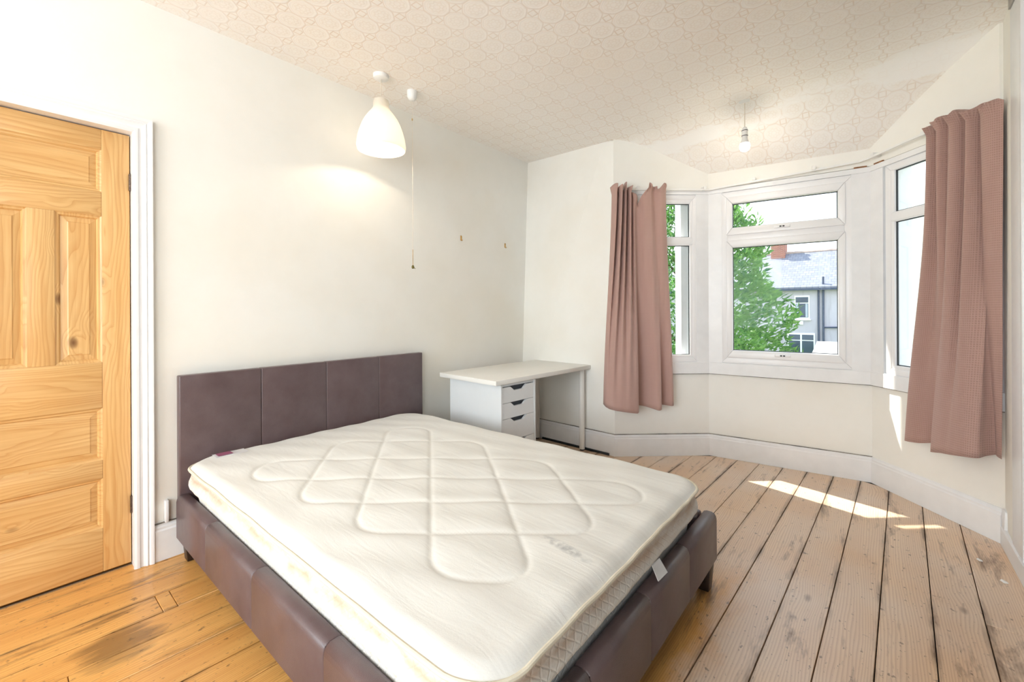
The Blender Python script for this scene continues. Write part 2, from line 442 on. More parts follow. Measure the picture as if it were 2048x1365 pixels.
def mat_mattress(name, side=False):
    m, t, o = newmat(name); co = objco(t)
    base = mix(t, noise(t, co, 2.0, 3), S(236, 236, 233), S(232, 230, 223))
    if side:
        s = N(t, 'ShaderNodeSeparateXYZ'); L(t, co, s.inputs[0])
        # brown damp mark: a long band just under the piping, strongest at the near side
        nz = noise(t, mapping(t, co, (4, 4, 1)), 1.0, 4, 0.6)
        zz = math_(t, 'ADD', s.outputs[2], math_(t, 'MULTIPLY', math_(t, 'SUBTRACT', nz, 0.5), 0.05))
        b = math_(t, 'SUBTRACT', 1.0, math_(t, 'DIVIDE', math_(t, 'ABSOLUTE', math_(t, 'SUBTRACT', zz, 0.445)), 0.035), clamp=True)
        b = math_(t, 'MULTIPLY', b, ramp(t, noise(t, mapping(t, co, (9, 9, 30)), 1.0, 4), [(0.3, 0.15), (0.6, 0.9)]))
        base = mix(t, math_(t, 'MULTIPLY', b, 0.9), base, S(190, 158, 126))
        n2 = noise(t, co, 16, 4, 0.65)
        base = mix(t, ramp(t, n2, [(0.55, 0.0), (0.72, 0.35)]), base, S(214, 200, 176))
        # small diamond quilting
        a1 = math_(t, 'SINE', math_(t, 'MULTIPLY', math_(t, 'ADD', math_(t, 'ADD', s.outputs[0], s.outputs[1]), s.outputs[2]), 85.0))
        a2 = math_(t, 'SINE', math_(t, 'MULTIPLY', math_(t, 'SUBTRACT', math_(t, 'ADD', s.outputs[0], s.outputs[1]), s.outputs[2]), 85.0))
        q = math_(t, 'MINIMUM', math_(t, 'ABSOLUTE', a1), math_(t, 'ABSOLUTE', a2))
        h = math_(t, 'ADD', math_(t, 'MULTIPLY', ramp(t, q, [(0.0, 0.0), (0.5, 1.0)]), 0.8), math_(t, 'MULTIPLY', n2, 0.8))
        nb = bump(t, h, 0.35, 0.006)
    else:
        s = N(t, 'ShaderNodeSeparateXYZ'); L(t, co, s.inputs[0])
        # grey scuff near the foot end
        px = math_(t, 'SUBTRACT', s.outputs[0], 1.16); py = math_(t, 'SUBTRACT', s.outputs[1], 0.755)
        u_ = math_(t, 'ADD', math_(t, 'MULTIPLY', px, 0.14), math_(t, 'MULTIPLY', py, 0.99))
        v_ = math_(t, 'SUBTRACT', math_(t, 'MULTIPLY', py, 0.14), math_(t, 'MULTIPLY', px, 0.99))
        e = math_(t, 'ADD', math_(t, 'POWER', math_(t, 'DIVIDE', math_(t, 'ABSOLUTE', u_), 0.13), 2.0), math_(t, 'POWER', math_(t, 'DIVIDE', math_(t, 'ABSOLUTE', v_), 0.024), 2.0))
        sm = math_(t, 'MULTIPLY', ramp(t, e, [(0.0, 1.0), (1.0, 0.0)]), ramp(t, noise(t, co, 30, 4), [(0.38, 0.0), (0.6, 0.6)]))
        base = mix(t, sm, base, S(120, 124, 130))
        # loose ticking: fine creases running along the length
        cr = noise(t, mapping(t, co, (22, 4, 1), rot=(0, 0, 0.45)), 1.0, 3, 0.5, 0.6)
        h = math_(t, 'ADD', math_(t, 'MULTIPLY', cr, 1.0), math_(t, 'MULTIPLY', noise(t, co, 240, 2), 0.12))
        nb = bump(t, h, 0.28, 0.008)
    princ(t, o, base, 0.85, nb, Sheen_Weight=0.15); return m
M_MAT = mat_mattress('mattress_ticking')
M_MATS = mat_mattress('mattress_border', True)
M_PIPE = plain('cream_piping', S(234, 226, 206), 0.8, 0.05, 20, 0.1, 200)

def mat_curtain(name, waffle):
    m, t, o = newmat(name)
    uv = N(t, 'ShaderNodeTexCoord').outputs['UV']
    sep = N(t, 'ShaderNodeSeparateXYZ'); L(t, uv, sep.inputs[0])
    k = 2 * math.pi / 0.0125
    a = math_(t, 'SINE', math_(t, 'MULTIPLY', sep.outputs[0], k)); b = math_(t, 'SINE', math_(t, 'MULTIPLY', sep.outputs[1], k))
    w = math_(t, 'MAXIMUM', a, b)
    w = ramp(t, math_(t, 'ADD', math_(t, 'MULTIPLY', w, 0.5), 0.5), [(0.35, 0.0), (0.9, 1.0)])
    n1 = noise(t, mapping(t, uv, (3, 1, 1)), 3.0, 3)
    c = mix(t, n1, S(204, 170, 160), S(192, 156, 146))
    c = mix(t, math_(t, 'MULTIPLY', math_(t, 'SUBTRACT', 1.0, w), 0.35 if waffle else 0.06), c, S(142, 104, 94))
    fine = noise(t, mapping(t, uv, (300, 60, 1)), 1.0, 2)
    h = math_(t, 'ADD', math_(t, 'MULTIPLY', w, 1.0 if waffle else 0.15), math_(t, 'MULTIPLY', fine, 0.2))
    nb = bump(t, h, 0.55 if waffle else 0.2, 0.0025)
    p = princ(t, o, c, 0.9, nb, Sheen_Weight=0.2)
    tr = N(t, 'ShaderNodeBsdfTranslucent'); L(t, c, tr.inputs['Color']); L(t, nb, tr.inputs['Normal'])
    mx = N(t, 'ShaderNodeMixShader'); mx.inputs[0].default_value = 0.12
    L(t, p.outputs[0], mx.inputs[1]); L(t, tr.outputs[0], mx.inputs[2]); L(t, mx.outputs[0], o.inputs[0])
    return m
M_CURT_R = mat_curtain('dusty_pink_waffle_cloth', True)
M_CURT_L = mat_curtain('dusty_pink_plain_cloth', False)

def mat_glass():
    m, t, o = newmat('window_glass')
    tr = N(t, 'ShaderNodeBsdfTransparent'); tr.inputs[0].default_value = (0.97, 0.985, 0.98, 1)
    gl = N(t, 'ShaderNodeBsdfGlossy'); gl.inputs['Roughness'].default_value = 0.02
    lw = N(t, 'ShaderNodeFresnel'); lw.inputs[0].default_value = 1.45
    mx = N(t, 'ShaderNodeMixShader')
    L(t, math_(t, 'MULTIPLY', lw.outputs[0], 0.12), mx.inputs[0])
    L(t, tr.outputs[0], mx.inputs[1]); L(t, gl.outputs[0], mx.inputs[2]); L(t, mx.outputs[0], o.inputs[0]); return m
M_GLASS = mat_glass()
def mat_emit(name, col, strength):
    m, t, o = newmat(name)
    e = N(t, 'ShaderNodeEmission'); e.inputs[0].default_value = col; e.inputs[1].default_value = strength
    L(t, e.outputs[0], o.inputs[0]); return m
M_BULB = mat_emit('lit_bulb_glass', (1.0, 0.93, 0.82, 1), 9.0)
def mat_shade():
    m, t, o = newmat('opal_white_shade')
    p = N(t, 'ShaderNodeBsdfPrincipled'); p.inputs['Base Color'].default_value = S(250, 246, 238); p.inputs['Roughness'].default_value = 0.3
    tr = N(t, 'ShaderNodeBsdfTranslucent'); tr.inputs[0].default_value = S(255, 250, 242)
    mx = N(t, 'ShaderNodeMixShader'); mx.inputs[0].default_value = 0.55
    L(t, p.outputs[0], mx.inputs[1]); L(t, tr.outputs[0], mx.inputs[2]); L(t, mx.outputs[0], o.inputs[0]); return m
M_SHADE = mat_shade()
def mat_mirror():
    m, t, o = newmat('mirror_glass')
    g = N(t, 'ShaderNodeBsdfGlossy'); g.inputs[0].default_value = (0.86, 0.90, 0.88, 1); g.inputs['Roughness'].default_value = 0.01
    L(t, g.outputs[0], o.inputs[0]); return m
M_MIRROR = mat_mirror()

# ------------------------------------------------------------------ room plan
V2 = lambda p: Vector((p[0], p[1]))
W0, B1, B2, B3 = V2((3.426, 1.721)), V2((3.972, 1.100)), V2((4.087, 0.023)), V2((3.466, -0.515))
YL = 2.79            # face of the left skirting
YR = -0.505          # face of the right plinth
XB = -3.60           # back wall
PATH = [V2((XB, YL)), V2((3.475, YL)), W0, B1, B2, B3, V2((XB, YR))]
def outn(a, b):
    d = (b - a).normalized(); return Vector((-d.y, d.x))      # path runs clockwise: left of travel is outside
def mitre(i):
    if i == 0: return outn(PATH[0], PATH[1])
    if i == len(PATH) - 1: return outn(PATH[-2], PATH[-1])
    n1, n2 = outn(PATH[i - 1], PATH[i]), outn(PATH[i], PATH[i + 1])
    m = n1 + n2
    return m / m.dot(n1)
MIT = [mitre(i) for i in range(len(PATH))]
def off(i, d): return PATH[i] + MIT[i] * d        # d > 0 is outwards (into the wall)
def sweep(i, prof, s0=0.0, s1=None):
    """closed profile [(d, z)] swept along path segment i with mitred ends; s0/s1 trim from the ends in metres"""
    a, b = PATH[i], PATH[i + 1]
    e = (b - a).normalized(); n = outn(a, b); Ln = (b - a).length
    va, vb = [], []
    for d, z in prof:
        pa = a + n * d + e * s0 if s0 > 0 else off(i, d)
        pb = a + n * d + e * s1 if s1 is not None else off(i + 1, d)
        va.append((pa.x, pa.y, z)); vb.append((pb.x, pb.y, z))
    k = len(prof); mb = MB()
    return mb.add(va + vb, [tuple(range(k)), tuple(range(2 * k - 1, k - 1, -1))] + [(j, (j + 1) % k, k + (j + 1) % k, k + j) for j in range(k)])
def seglocal(i):
    a, b = PATH[i], PATH[i + 1]; e = (b - a).normalized(); n = outn(a, b)
    def f(s, d, z):
        p = a + e * s + n * d; return (p.x, p.y, z)
    return f, (b - a).length

WT = 0.02            # skirting stands this far off the wall face
ZT = 3.02            # walls run up past the ceiling

# floor: dark void underneath, boards on top
fl = MB().prism([(XB - .1, -0.62), (3.60, -0.62), (4.2, -0.10), (4.2, 1.2), (3.62, 1.9), (3.62, 2.95), (XB - .1, 2.95)], -0.09, -0.03).build('floor', M_DARK)
tag(fl, 'worn bare pine floorboards with dark gaps', 'floor', kind='structure')
SK = 0.0384
def xmax(y):
    pts = [PATH[i] + MIT[i] * 0.015 for i in range(1, 7)]
    best = -9
    for a, b in zip(pts[:-1], pts[1:]):
        lo, hi = sorted((a.y, b.y))
        if lo - 1e-6 <= y <= hi + 1e-6 and abs(a.y - b.y) > 1e-6:
            best = max(best, a.x + (b.x - a.x) * (y - a.y) / (b.y - a.y))
    return best
edges = [0.079 + 0.1605 * k for k in range(-4, 19)]
edges = [e + random.uniform(-0.004, 0.004) for e in edges]
def board(ya, yb, xa, xb, dz, ends=None):
    g = 0.0018
    P = lambda x, y: (x, y - SK * x)
    xb0, xb1 = (xb, xb) if ends is None else ends
    poly = [P(xa, ya + g), P(xb0, ya + g), P(xb1, yb - g), P(xa, yb - g)]
    o = MB().prism(poly, -0.026 + dz, dz).build('floorboard', M_FLOOR, fl, bevel=0.0016, seg=1)
    return o
splits = {0: [2.35], 1: [2.55], 3: [1.1], 5: [0.2], 8: [3.0], 11: [0.9], 13: [2.4], 15: [0.72, 2.9], 16: [0.16], 18: [0.455, 0.505], 19: [2.2]}
for k in range(len(edges) - 1):
    ya, yb = edges[k], edges[k + 1]
    # board ends follow the skirting line of the bay
    xe0 = xmax(ya - SK * 3.6); xe1 = xmax(yb - SK * 3.6)
    ylo, yhi = ya - SK * 3.5, yb - SK * 3.5
    if yhi < -0.50: continue
    if ylo < -0.515: xe0 = 3.46
    xe0 = xe0 if xe0 > 0 else 3.47; xe1 = xe1 if xe1 > 0 else 3.47
    xs = [XB] + splits.get(k, []) 
    for j, x in enumerate(xs):
        last = j == len(xs) - 1
        dz = random.uniform(-0.0012, 0.0)
        if last: board(ya, yb, x + 0.001, None, dz, (xe0, xe1))
        else: board(ya, yb, x + 0.001, xs[j + 1] - 0.001, dz)

# left wall with the door opening
DX0, DX1, DZ1 = -0.172, 0.442, 2.160
yw = YL + WT
wl = MB()
wl.box(XB - .12, DX0, yw, yw + .16, 0, ZT).box(DX1, 3.80, yw, yw + .16, 0, ZT).box(DX0, DX1, yw, yw + .16, DZ1, ZT)
tag(wl.build('wall_left', M_WALL), 'long plain cream wall with the pine door and bed headboard', 'wall', kind='structure')
# unseen dark box added behind the door to keep daylight out
hb = MB().box(DX0 - .1, DX1 + .1, yw + .75, yw + .80, 0, 2.4).box(DX0 - .1, DX0 - .05, yw + .16, yw + .80, 0, 2.4).box(DX1 + .05, DX1 + .1, yw + .16, yw + .80, 0, 2.4)
hb.box(DX0 - .1, DX1 + .1, yw + .16, yw + .8, 2.35, 2.4).box(DX0 - .1, DX1 + .1, yw - 0.01, yw + .8, -0.06, -0.012)
tag(hb.build('door_light_block', M_DARK), 'unseen dark box added behind the pine door to block daylight', 'wall', kind='structure')

# far wall, leaning a little outwards towards its top corner
fb0, fb1 = (3.475 + WT, YL + WT + .01), (W0.x + MIT[2].x * WT, W0.y + MIT[2].y * WT)
ft0, ft1 = (3.635, YL + WT + .01), (fb1[0] + .004, fb1[1])
def ext(p, q, z0, z1):   # continue the lean up to ZT
    k = (ZT) / 2.83
    return (p[0] + (q[0] - p[0]) * k, p[1] + (q[1] - p[1]) * k)
fu0, fu1 = ext(fb0, ft0, 0, 0), ext(fb1, ft1, 0, 0)
T = .18
wf = MB().hexa([(fb0[0], fb0[1], 0), (fb1[0], fb1[1], 0), (fb1[0] + T, fb1[1], 0), (fb0[0] + T, fb0[1], 0)],
               [(fu0[0], fu0[1], ZT), (fu1[0], fu1[1], ZT), (fu1[0] + T, fu1[1], ZT), (fu0[0] + T, fu0[1], ZT)])
tag(wf.build('wall_far', M_WALL), 'cream wall between the corner by the desk and the bay', 'wall', kind='structure')

# bay walls: below the sill and above the window heads
SILL0, SILL1, HEAD0, HEAD1 = 0.711, 0.810, 2.25, 2.31
for i, nm, lb in ((2, 'wall_bay_left', 'left bay wall under the narrow window behind the curtain'),
                  (3, 'wall_bay_centre', 'centre bay wall under and over the big window'),
                  (4, 'wall_bay_right', 'right bay wall behind the waffle curtain')):
    a = sweep(i, [(WT, 0), (WT, SILL1 - .01), (.24, SILL1 - .01), (.24, 0)])
    b = sweep(i, [(.006, HEAD1 - .005), (.006, ZT), (.24, ZT), (.24, HEAD1 - .03), (.03, HEAD1 - .03), (.03, HEAD1 - .005)])
    a.add(b.v, b.f)
    tag(a.build(nm, M_WALL), lb, 'wall', kind='structure')
# right wall: short return, then the fitted wardrobe
wr = MB().prism([tuple(off(5, WT)), (3.235, YR - .02), (3.235, YR - .2), (off(5, .2).x, YR - .2)], 0, ZT)
tag(wr.build('wall_right', M_WALL), 'narrow cream wall strip at right between curtain and wardrobe frame', 'wall', kind='structure')
BY0, BY1, BZ0, BZ1 = -0.05, 2.35, 0.78, 2.52  # opening made up to hold the back fill light
wbk = MB().box(XB - .2, XB, -1.2, BY0, 0, ZT).box(XB - .2, XB, BY1, 2.97, 0, ZT).box(XB - .2, XB, BY0, BY1, 0, BZ0).box(XB - .2, XB, BY0, BY1, BZ1, ZT)
tag(wbk.build('wall_back', M_WALL), 'wall behind the camera with an added opening for the fill light', 'wall', kind='structure')
RX0, RX1, RZ_0, RZ_1 = -3.35, -0.95, 0.78, 2.52  # opening made up to hold the side fill light
wb = MB().box(XB, RX0, -.74, YR, 0, ZT).box(RX1, -.8, -1.2, YR, 0, ZT).box(RX0, RX1, -.74, YR, 0, RZ_0).box(RX0, RX1, -.74, YR, RZ_1, ZT)
tag(wb.build('wall_right_rear', M_WALL), 'right hand wall behind the camera with an added opening for the fill light', 'wall', kind='structure')

# ceiling: main field, then the slope down into the bay
mc = MB()
na, nb_ = 16, 14
def farpt(t):    # far edge from the left corner (t=0) to the right end of the bay (t=1)
    pts = [(3.66, 2.83, 2.827), (3.44, 1.735, 2.738), (3.474, -0.58, 2.80)]
    ts = [0, .33, 1]
    k = 0 if t <= ts[1] else 1
    u = (t - ts[k]) / (ts[k + 1] - ts[k])
    return [pts[k][j] + (pts[k + 1][j] - pts[k][j]) * u for j in range(3)]
tl = [0, .11, .22, .33, .40, .48, .56, .64, .72, .80, .87, .94, 1.0]
LP = [(3.44, 1.735, 2.738), (3.494, 1.66, 2.728), (3.56, 1.585, 2.705), (3.615, 1.525, 2.677), (3.79, 1.33, 2.562), (4.0, 1.12, 2.425)]
RP = [(3.474, -0.58, 2.80), (3.53, -0.505, 2.775), (3.56, -0.455, 2.755), (3.66, -0.375, 2.708), (3.865, -0.195, 2.585), (4.10, -0.002, 2.43)]
for s in range(na + 1):
    ss = s / na
    for t in tl:
        f = farpt(t)
        x0, y0, z0 = XB - .1, 2.83 + (-.70 - 2.83) * t, 2.83 - .03 * t
        zf = z0 + (f[2] - z0) * ss ** 4
        mc.v.append((x0 + (f[0] - x0) * ss, y0 + (f[1] - y0) * ss, zf))
nt_ = len(tl)
for s in range(na):
    for j in range(nt_ - 1):
        a = s * nt_ + j
        mc.f.append((a, a + 1, a + nt_ + 1, a + nt_))
base = len(mc.v) - nt_
i0 = 3     # index in tl where t = .33 (the bay mouth starts)
cols = nt_ - i0
prev = [base + i0 + j for j in range(cols)]
for r in range(1, len(LP)):
    row = []
    for j in range(cols):
        t = (tl[i0 + j] - .33) / .67
        row.append(len(mc.v))
        mc.v.append(tuple(LP[r][k] + (RP[r][k] - LP[r][k]) * t for k in range(3)))
    for j in range(cols - 1):
        mc.f.append((prev[j], prev[j + 1], row[j + 1], row[j]))
    prev = row
# unseen slab above the ceiling, added to keep sun from leaking in
ce = mc.build('ceiling', M_CEIL, smooth=True, auto=60)
tag(ce, 'cream embossed medallion-patterned ceiling sloping down into the bay', 'ceiling', kind='structure')
rf = MB().prism([(XB - .3, -1.4), (3.66, -1.4)] + [tuple(off(k, .24)) for k in (5, 4, 3, 2)] + [(3.66, 1.95), (3.85, 3.0), (XB - .3, 3.0)], ZT, ZT + .12)
tag(rf.build('light_leak_slab', M_DARK), 'unseen slab added above the papered ceiling against light leaks', 'roof', kind='structure')

# skirting boards
M_JOINT = plain('mottled_grey_joint', S(150, 144, 136), 0.9, 0.5, 5)  # for the thin grey strips along skirting tops and under the sills
SKP = [(0, 0), (0, .150), (.004, .158), (.004, .168), (.010, .176), (.014, .185), (WT + .005, .185), (WT + .005, 0)]
for i, s0, s1, nm, lb in ((0, .515 - XB, None, 'baseboard_left', 'white skirting board behind the bed along the left wall'),
                          (1, 0, None, 'baseboard_far', 'white skirting board below the desk on the far wall'),
                          (2, 0, None, 'baseboard_bay_left', 'white skirting board under the left curtain'),
                          (3, 0, None, 'baseboard_bay_centre', 'white skirting board under the big bay window'),
                          (4, 0, None, 'baseboard_bay_right', 'white skirting board under the waffle curtain')):
    sk_ = tag(sweep(i, SKP, s0, s1).build(nm, M_WHITE), lb, 'skirting board', kind='structure')
    if i != 4: sweep(i, [(.010, .1845), (.010, .1885), (WT + .004, .1885), (WT + .004, .1845)], s0, s1).build('joint_strip', M_JOINT, sk_)
pl = sweep(5, [(0, 0), (0, .090), (.006, .098), (.05, .098), (.05, 0)], 0, 4.0)
tag(pl.build('baseboard_right', M_WHITE), 'low white plinth board under the wardrobe at right', 'skirting board', kind='structure')
pb = MB().box(0, 0.055, 0, .02, .10, .19)
# plain block where the bay skirting stops
f5, l5 = seglocal(5)
blk = MB().hexa([f5(.002, .004, .09), f5(.06, .004, .09), f5(.06, .03, .09), f5(.002, .03, .09)], [f5(.002, .004, .195), f5(.055, .008, .190), f5(.055, .03, .190), f5(.002, .03, .195)])
tag(blk.build('trim_skirting_block', M_WHITE, bevel=.004), 'small white skirting end block beside the wardrobe frame', 'trim', kind='structure')
pb = None

# boards round the bay windows
for i, nm in ((2, 'left'), (3, 'centre'), (4, 'right')):
    sl_ = tag(sweep(i, [(0, SILL0), (0, SILL1 - .004), (.004, SILL1), (.05, SILL1), (.05, SILL0)]).build('trim_sill_' + nm, M_WHITE),
        {'left': 'white sill board beside the left curtain', 'centre': 'long white sill board below the big window', 'right': 'white sill board by the waffle curtain'}[nm], 'sill', kind='structure')
    sweep(i, [(.006, SILL0 - .005), (.006, SILL0 + .0005), (WT + .004, SILL0 + .0005), (WT + .004, SILL0 - .005)]).build('joint_strip', M_JOINT, sl_)
    tag(sweep(i, [(-.006, HEAD0 + .012), (-.006, HEAD1 - .012), (.05, HEAD1 - .012), (.05, HEAD0 + .012)]).build('trim_head_' + nm, M_WHITE),
        {'left': 'white head board over the left narrow window', 'centre': 'white head board over the big window', 'right': 'white head board over the window by the waffle curtain'}[nm], 'trim', kind='structure')
    ln = (PATH[i + 1] - PATH[i]).length
    for q, (sa, sb) in enumerate(((0.0, .105), (ln - .105, ln))):
        if nm == 'left' and q == 0: sa, sb = 0.0, .09
        if nm == 'right' and q == 1: sa, sb = ln - .09, ln
        if nm == 'right' and q == 1: continue
        prof = [(.004, SILL1), (.004, HEAD0 + .012), (.05, HEAD0 + .012), (.05, SILL1)]
        mb = sweep(i, prof, 0 if q == 0 else sa, sb if q == 0 else None)
        tag(mb.build('trim_jamb_' + nm, M_WHITE),
            {('left', 0): 'white jamb board behind the left curtain', ('left', 1): 'white jamb board right of the left narrow window',
             ('centre', 0): 'white jamb board left of the big window', ('centre', 1): 'white jamb board right of the big window',
             ('right', 0): 'white jamb board left of the window by the waffle curtain', ('right', 1): 'white jamb board behind the waffle curtain'}[(nm, q)], 'trim', kind='structure')
# masonry piers of the bay outside, painted white
for i in (2, 3, 4, 5):
    a, b, c = PATH[i - 1], PATH[i], PATH[min(i + 1, 6)]
    e1 = (b - a).normalized(); n1 = outn(a, b); e2 = (c - b).normalized(); n2 = outn(b, c)
    w1 = .085 if i > 2 else 0.0
    w2 = .085 if i < 5 else 0.0
    poly = []
    if i > 2: poly += [b - e1 * w1 + n1 * .051]
    poly += [off(i, .051)]
    if i < 5: poly += [b + e2 * w2 + n2 * .051, b + e2 * w2 + n2 * .23]
    poly += [off(i, .23)]
    if i > 2: poly += [b - e1 * w1 + n1 * .23]
    if len(poly) < 4: continue
    tag(MB().prism([tuple(p) for p in poly], SILL1 - .01, HEAD1 - .03).build('trim_pier', M_WHITE),
        {2: 'white masonry pier where the far wall meets the bay', 3: 'white masonry pier between left and centre bay windows', 4: 'white masonry pier between centre and right bay windows', 5: 'white masonry pier at the right end of the bay'}[i], 'pier', kind='structure')

f2_, l2_ = seglocal(2)
pil = MB().hexa([f2_(l2_ - .20, .10, SILL1 - .01), f2_(l2_ - .07, .10, SILL1 - .01), f2_(l2_ - .07, .225, SILL1 - .01), f2_(l2_ - .20, .225, SILL1 - .01)],
                [f2_(l2_ - .20, .10, HEAD1 - .03), f2_(l2_ - .07, .10, HEAD1 - .03), f2_(l2_ - .07, .225, HEAD1 - .03), f2_(l2_ - .20, .225, HEAD1 - .03)])
tag(pil.build('trim_pilaster', M_WHITE), 'white outer pilaster seen through the right edge of the left narrow window', 'pier', kind='structure')
# ------------------------------------------------------------------ bay windows
def frame_ring(f, s0, s1, z0, z1, w, d0, d1, inner=None):
    """four mitred members; returns list of MB"""
    out = []
    o = [(s0, z0), (s1, z0), (s1, z1), (s0, z1)]
    if inner is None: inner = (s0 + w, s1 - w, z0 + w, z1 - w)
    a0, a1, b0, b1 = inner
    n = [(a0, b0), (a1, b0), (a1, b1), (a0, b1)]
    for k in range(4):
        k2 = (k + 1) % 4
        A, B, C_, D_ = o[k], o[k2], n[k2], n[k]
        bot = [f(A[0], d0, A[1]), f(B[0], d0, B[1]), f(C_[0], d0, C_[1]), f(D_[0], d0, D_[1])]
        top = [f(A[0], d1, A[1]), f(B[0], d1, B[1]), f(C_[0], d1, C_[1]), f(D_[0], d1, D_[1])]
        out.append(MB().hexa(bot, top))
    return out
def ring(root, f, s0, s1, z0, z1, w, d0, d1, names, mat, bevel):
    for nm, mb in zip(names, frame_ring(f, s0, s1, z0, z1, w, d0, d1)):
        mb.build(nm, mat, root, bevel=bevel)
def fbox(f, s0, s1, d0, d1, z0, z1):
    return MB().hexa([f(s0, d0, z0), f(s1, d0, z0), f(s1, d1, z0), f(s0, d1, z0)], [f(s0, d0, z1), f(s1, d0, z1), f(s1, d1, z1), f(s0, d1, z1)])
def pane(root, f, s0, s1, z0, z1):
    g = 0.007
    for mb in frame_ring(f, s0 - .002, s1 + .002, z0 - .002, z1 + .002, g, .026, .036):
        mb.build('gasket', M_GASKET, root)
    fbox(f, s0 + .002, s1 - .002, .030, .034, z0 + .002, z1 - .002).build('pane', M_GLASS, root)
def handle(root, f, s, z):
    h = fbox(f, s - .055, s + .055, -.014, .004, z - .011, z + .011).build('handle', M_UPVC, root, bevel=.006, seg=3)
    for k in (-.010, .010):
        fbox(f, s + k - .007, s + k + .007, -.0155, -.012, z - .005, z + .005).build('screw_hole', M_GASKET, h)
def window(n, i, s0, s1, lo, hi, sashes, label):
    f, ln = seglocal(i)
    root = MB().hexa([f(s0, .080, SILL1), f(s1, .080, SILL1), f(s1, .085, SILL1), f(s0, .085, SILL1)],
                     [f(s0, .080, SILL1 + .03), f(s1, .080, SILL1 + .03), f(s1, .085, SILL1 + .03), f(s0, .085, SILL1 + .03)]).build('window_%d' % n, M_UPVC)
    tag(root, label, 'window', kind='structure')
    fw = .055 if sashes else .044
    zt = HEAD0 + .012
    ring(root, f, s0, s1, SILL1, zt, fw, .008, .078, ('frame_bottom', 'frame_side', 'frame_top', 'frame_side'), M_UPVC, .005)
    zm = (lo[1] + hi[0]) / 2
    th = .030 if sashes else .028
    fbox(f, s0 + fw - .002, s1 - fw + .002, .008, .078, zm - th, zm + th).build('transom', M_UPVC, root, bevel=.005)
    lap = .007 if sashes else .003
    g0, g1 = s0 + fw - lap + (.046 if sashes else .026), s1 - fw + lap - (.046 if sashes else .026)
    for (z0, z1), (o0, o1) in ((lo, (SILL1 + fw - lap, zm - th + lap)), (hi, (zm + th - lap, zt - fw + lap))):
        rg = frame_ring(f, s0 + fw - lap, s1 - fw + lap, o0, o1, 0, -.004 if sashes else .012, .060, (g0, g1, z0, z1))
        if sashes:
            sash = MB()
            for mb in rg: sash.add(mb.v, mb.f)
            so_ = sash.build('sash', M_UPVC, root, bevel=.007)
            pane(so_, f, g0, g1, z0, z1)
            handle(so_, f, (s0 + s1) / 2, (z0 + o0) / 2 + .004)
        else:
            for mb in rg: mb.build('glazing_bead', M_UPVC, root, bevel=.004)
            pane(root, f, g0, g1, z0, z1)
    return root
l2 = (B1 - W0).length; l3 = (B2 - B1).length; l4 = (B3 - B2).length
window(1, 2, .088, l2 - .092, (.873, 1.822), (1.896, 2.185), False, 'narrow left bay window half hidden by the curtain')
window(2, 3, .092, l3 - .092, (.921, 1.786), (1.953, 2.155), True, 'big centre bay window with fanlight and garden view')
window(3, 4, .118, l4 - .088, (.877, 1.862), (1.930, 2.215), False, 'right bay window half hidden by the waffle curtain')

# ------------------------------------------------------------------ door
d1 = thing('door_1', 'stripped pine six panel door with black hinges', 'door', ((DX0 + DX1) / 2, 2.885, 0.01), kind='structure')
DYF, DYB = 2.865, 2.905          # door faces
dl, dr = -0.167, 0.437
st = .103
MX0, MX1 = .092, .177
zt = 2.153; zb = .014
zr = [(2.056, zt), (1.734, 1.849), (.806, 1.026), (.465, .553), (zb, .225)]     # rails
def dbox(x0, x1, y0, y1, z0, z1): return MB().box(x0, x1, y0, y1, z0, z1)
wpart(d1, dbox(dl, dl + st, DYF, DYB, zb, zt), 'stile', M_PINE_V, bevel=.002)
wpart(d1, dbox(dr - st, dr, DYF, DYB, zb, zt), 'stile', M_PINE_V, bevel=.002)
for z0, z1 in zr:
    wpart(d1, dbox(dl + st + .0006, dr - st - .0006, DYF + .0006, DYB, z0, z1), 'rail', M_PINE_H, bevel=.0015)
wpart(d1, dbox(MX0, MX1, DYF + .0006, DYB, 1.026, 1.734), 'muntin', M_PINE_V, bevel=.0015)
def panel(x0, x1, z0, z1, mat):
    # moulding round the opening (slopes in), then a raised field
    m = .018
    o = [(x0, z0), (x1, z0), (x1, z1), (x0, z1)]
    mo = MB()
    def loop(ins, y): return [(x0 + ins, y, z0 + ins), (x1 - ins, y, z0 + ins), (x1 - ins, y, z1 - ins), (x0 + ins, y, z1 - ins)]
    ls = [loop(0, DYF + .001), loop(.006, DYF + .006), loop(.012, DYF + .007), loop(m, DYF + .016), loop(m, DYF + .022), loop(0, DYF + .022)]
    for k in range(5):
        n = len(mo.v)
        mo.v += ls[k] + ls[k + 1]
        for j in range(4):
            j2 = (j + 1) % 4
            mo.f.append((n + j, n + j2, n + 4 + j2, n + 4 + j))
    pn = MB()
    lp = [loop(m - .004, DYF + .030), loop(m - .004, DYF + .017), loop(m + .022, DYF + .012), loop(m + .026, DYF + .009)]
    for k in range(3):
        n = len(pn.v)
        pn.v += lp[k] + lp[k + 1]
        for j in range(4):
            j2 = (j + 1) % 4
            pn.f.append((n + j, n + j2, n + 4 + j2, n + 4 + j))
    n = len(pn.v); pn.v += lp[3] + lp[0]; pn.f += [(n, n + 1, n + 2, n + 3), (n + 7, n + 6, n + 5, n + 4)]
    p = wpart(d1, pn, 'panel', mat)
    q = wpart(d1, mo, 'moulding', mat)
il, ir = dl + st, dr - st
panel(il, ir, 1.849, 2.056, M_PINE_H)
panel(il, MX0, 1.026, 1.734, M_PINE_V)
panel(MX1, ir, 1.026, 1.734, M_PINE_V)
panel(il, ir, .553, .806, M_PINE_H)
panel(il, ir, .225, .465, M_PINE_H)
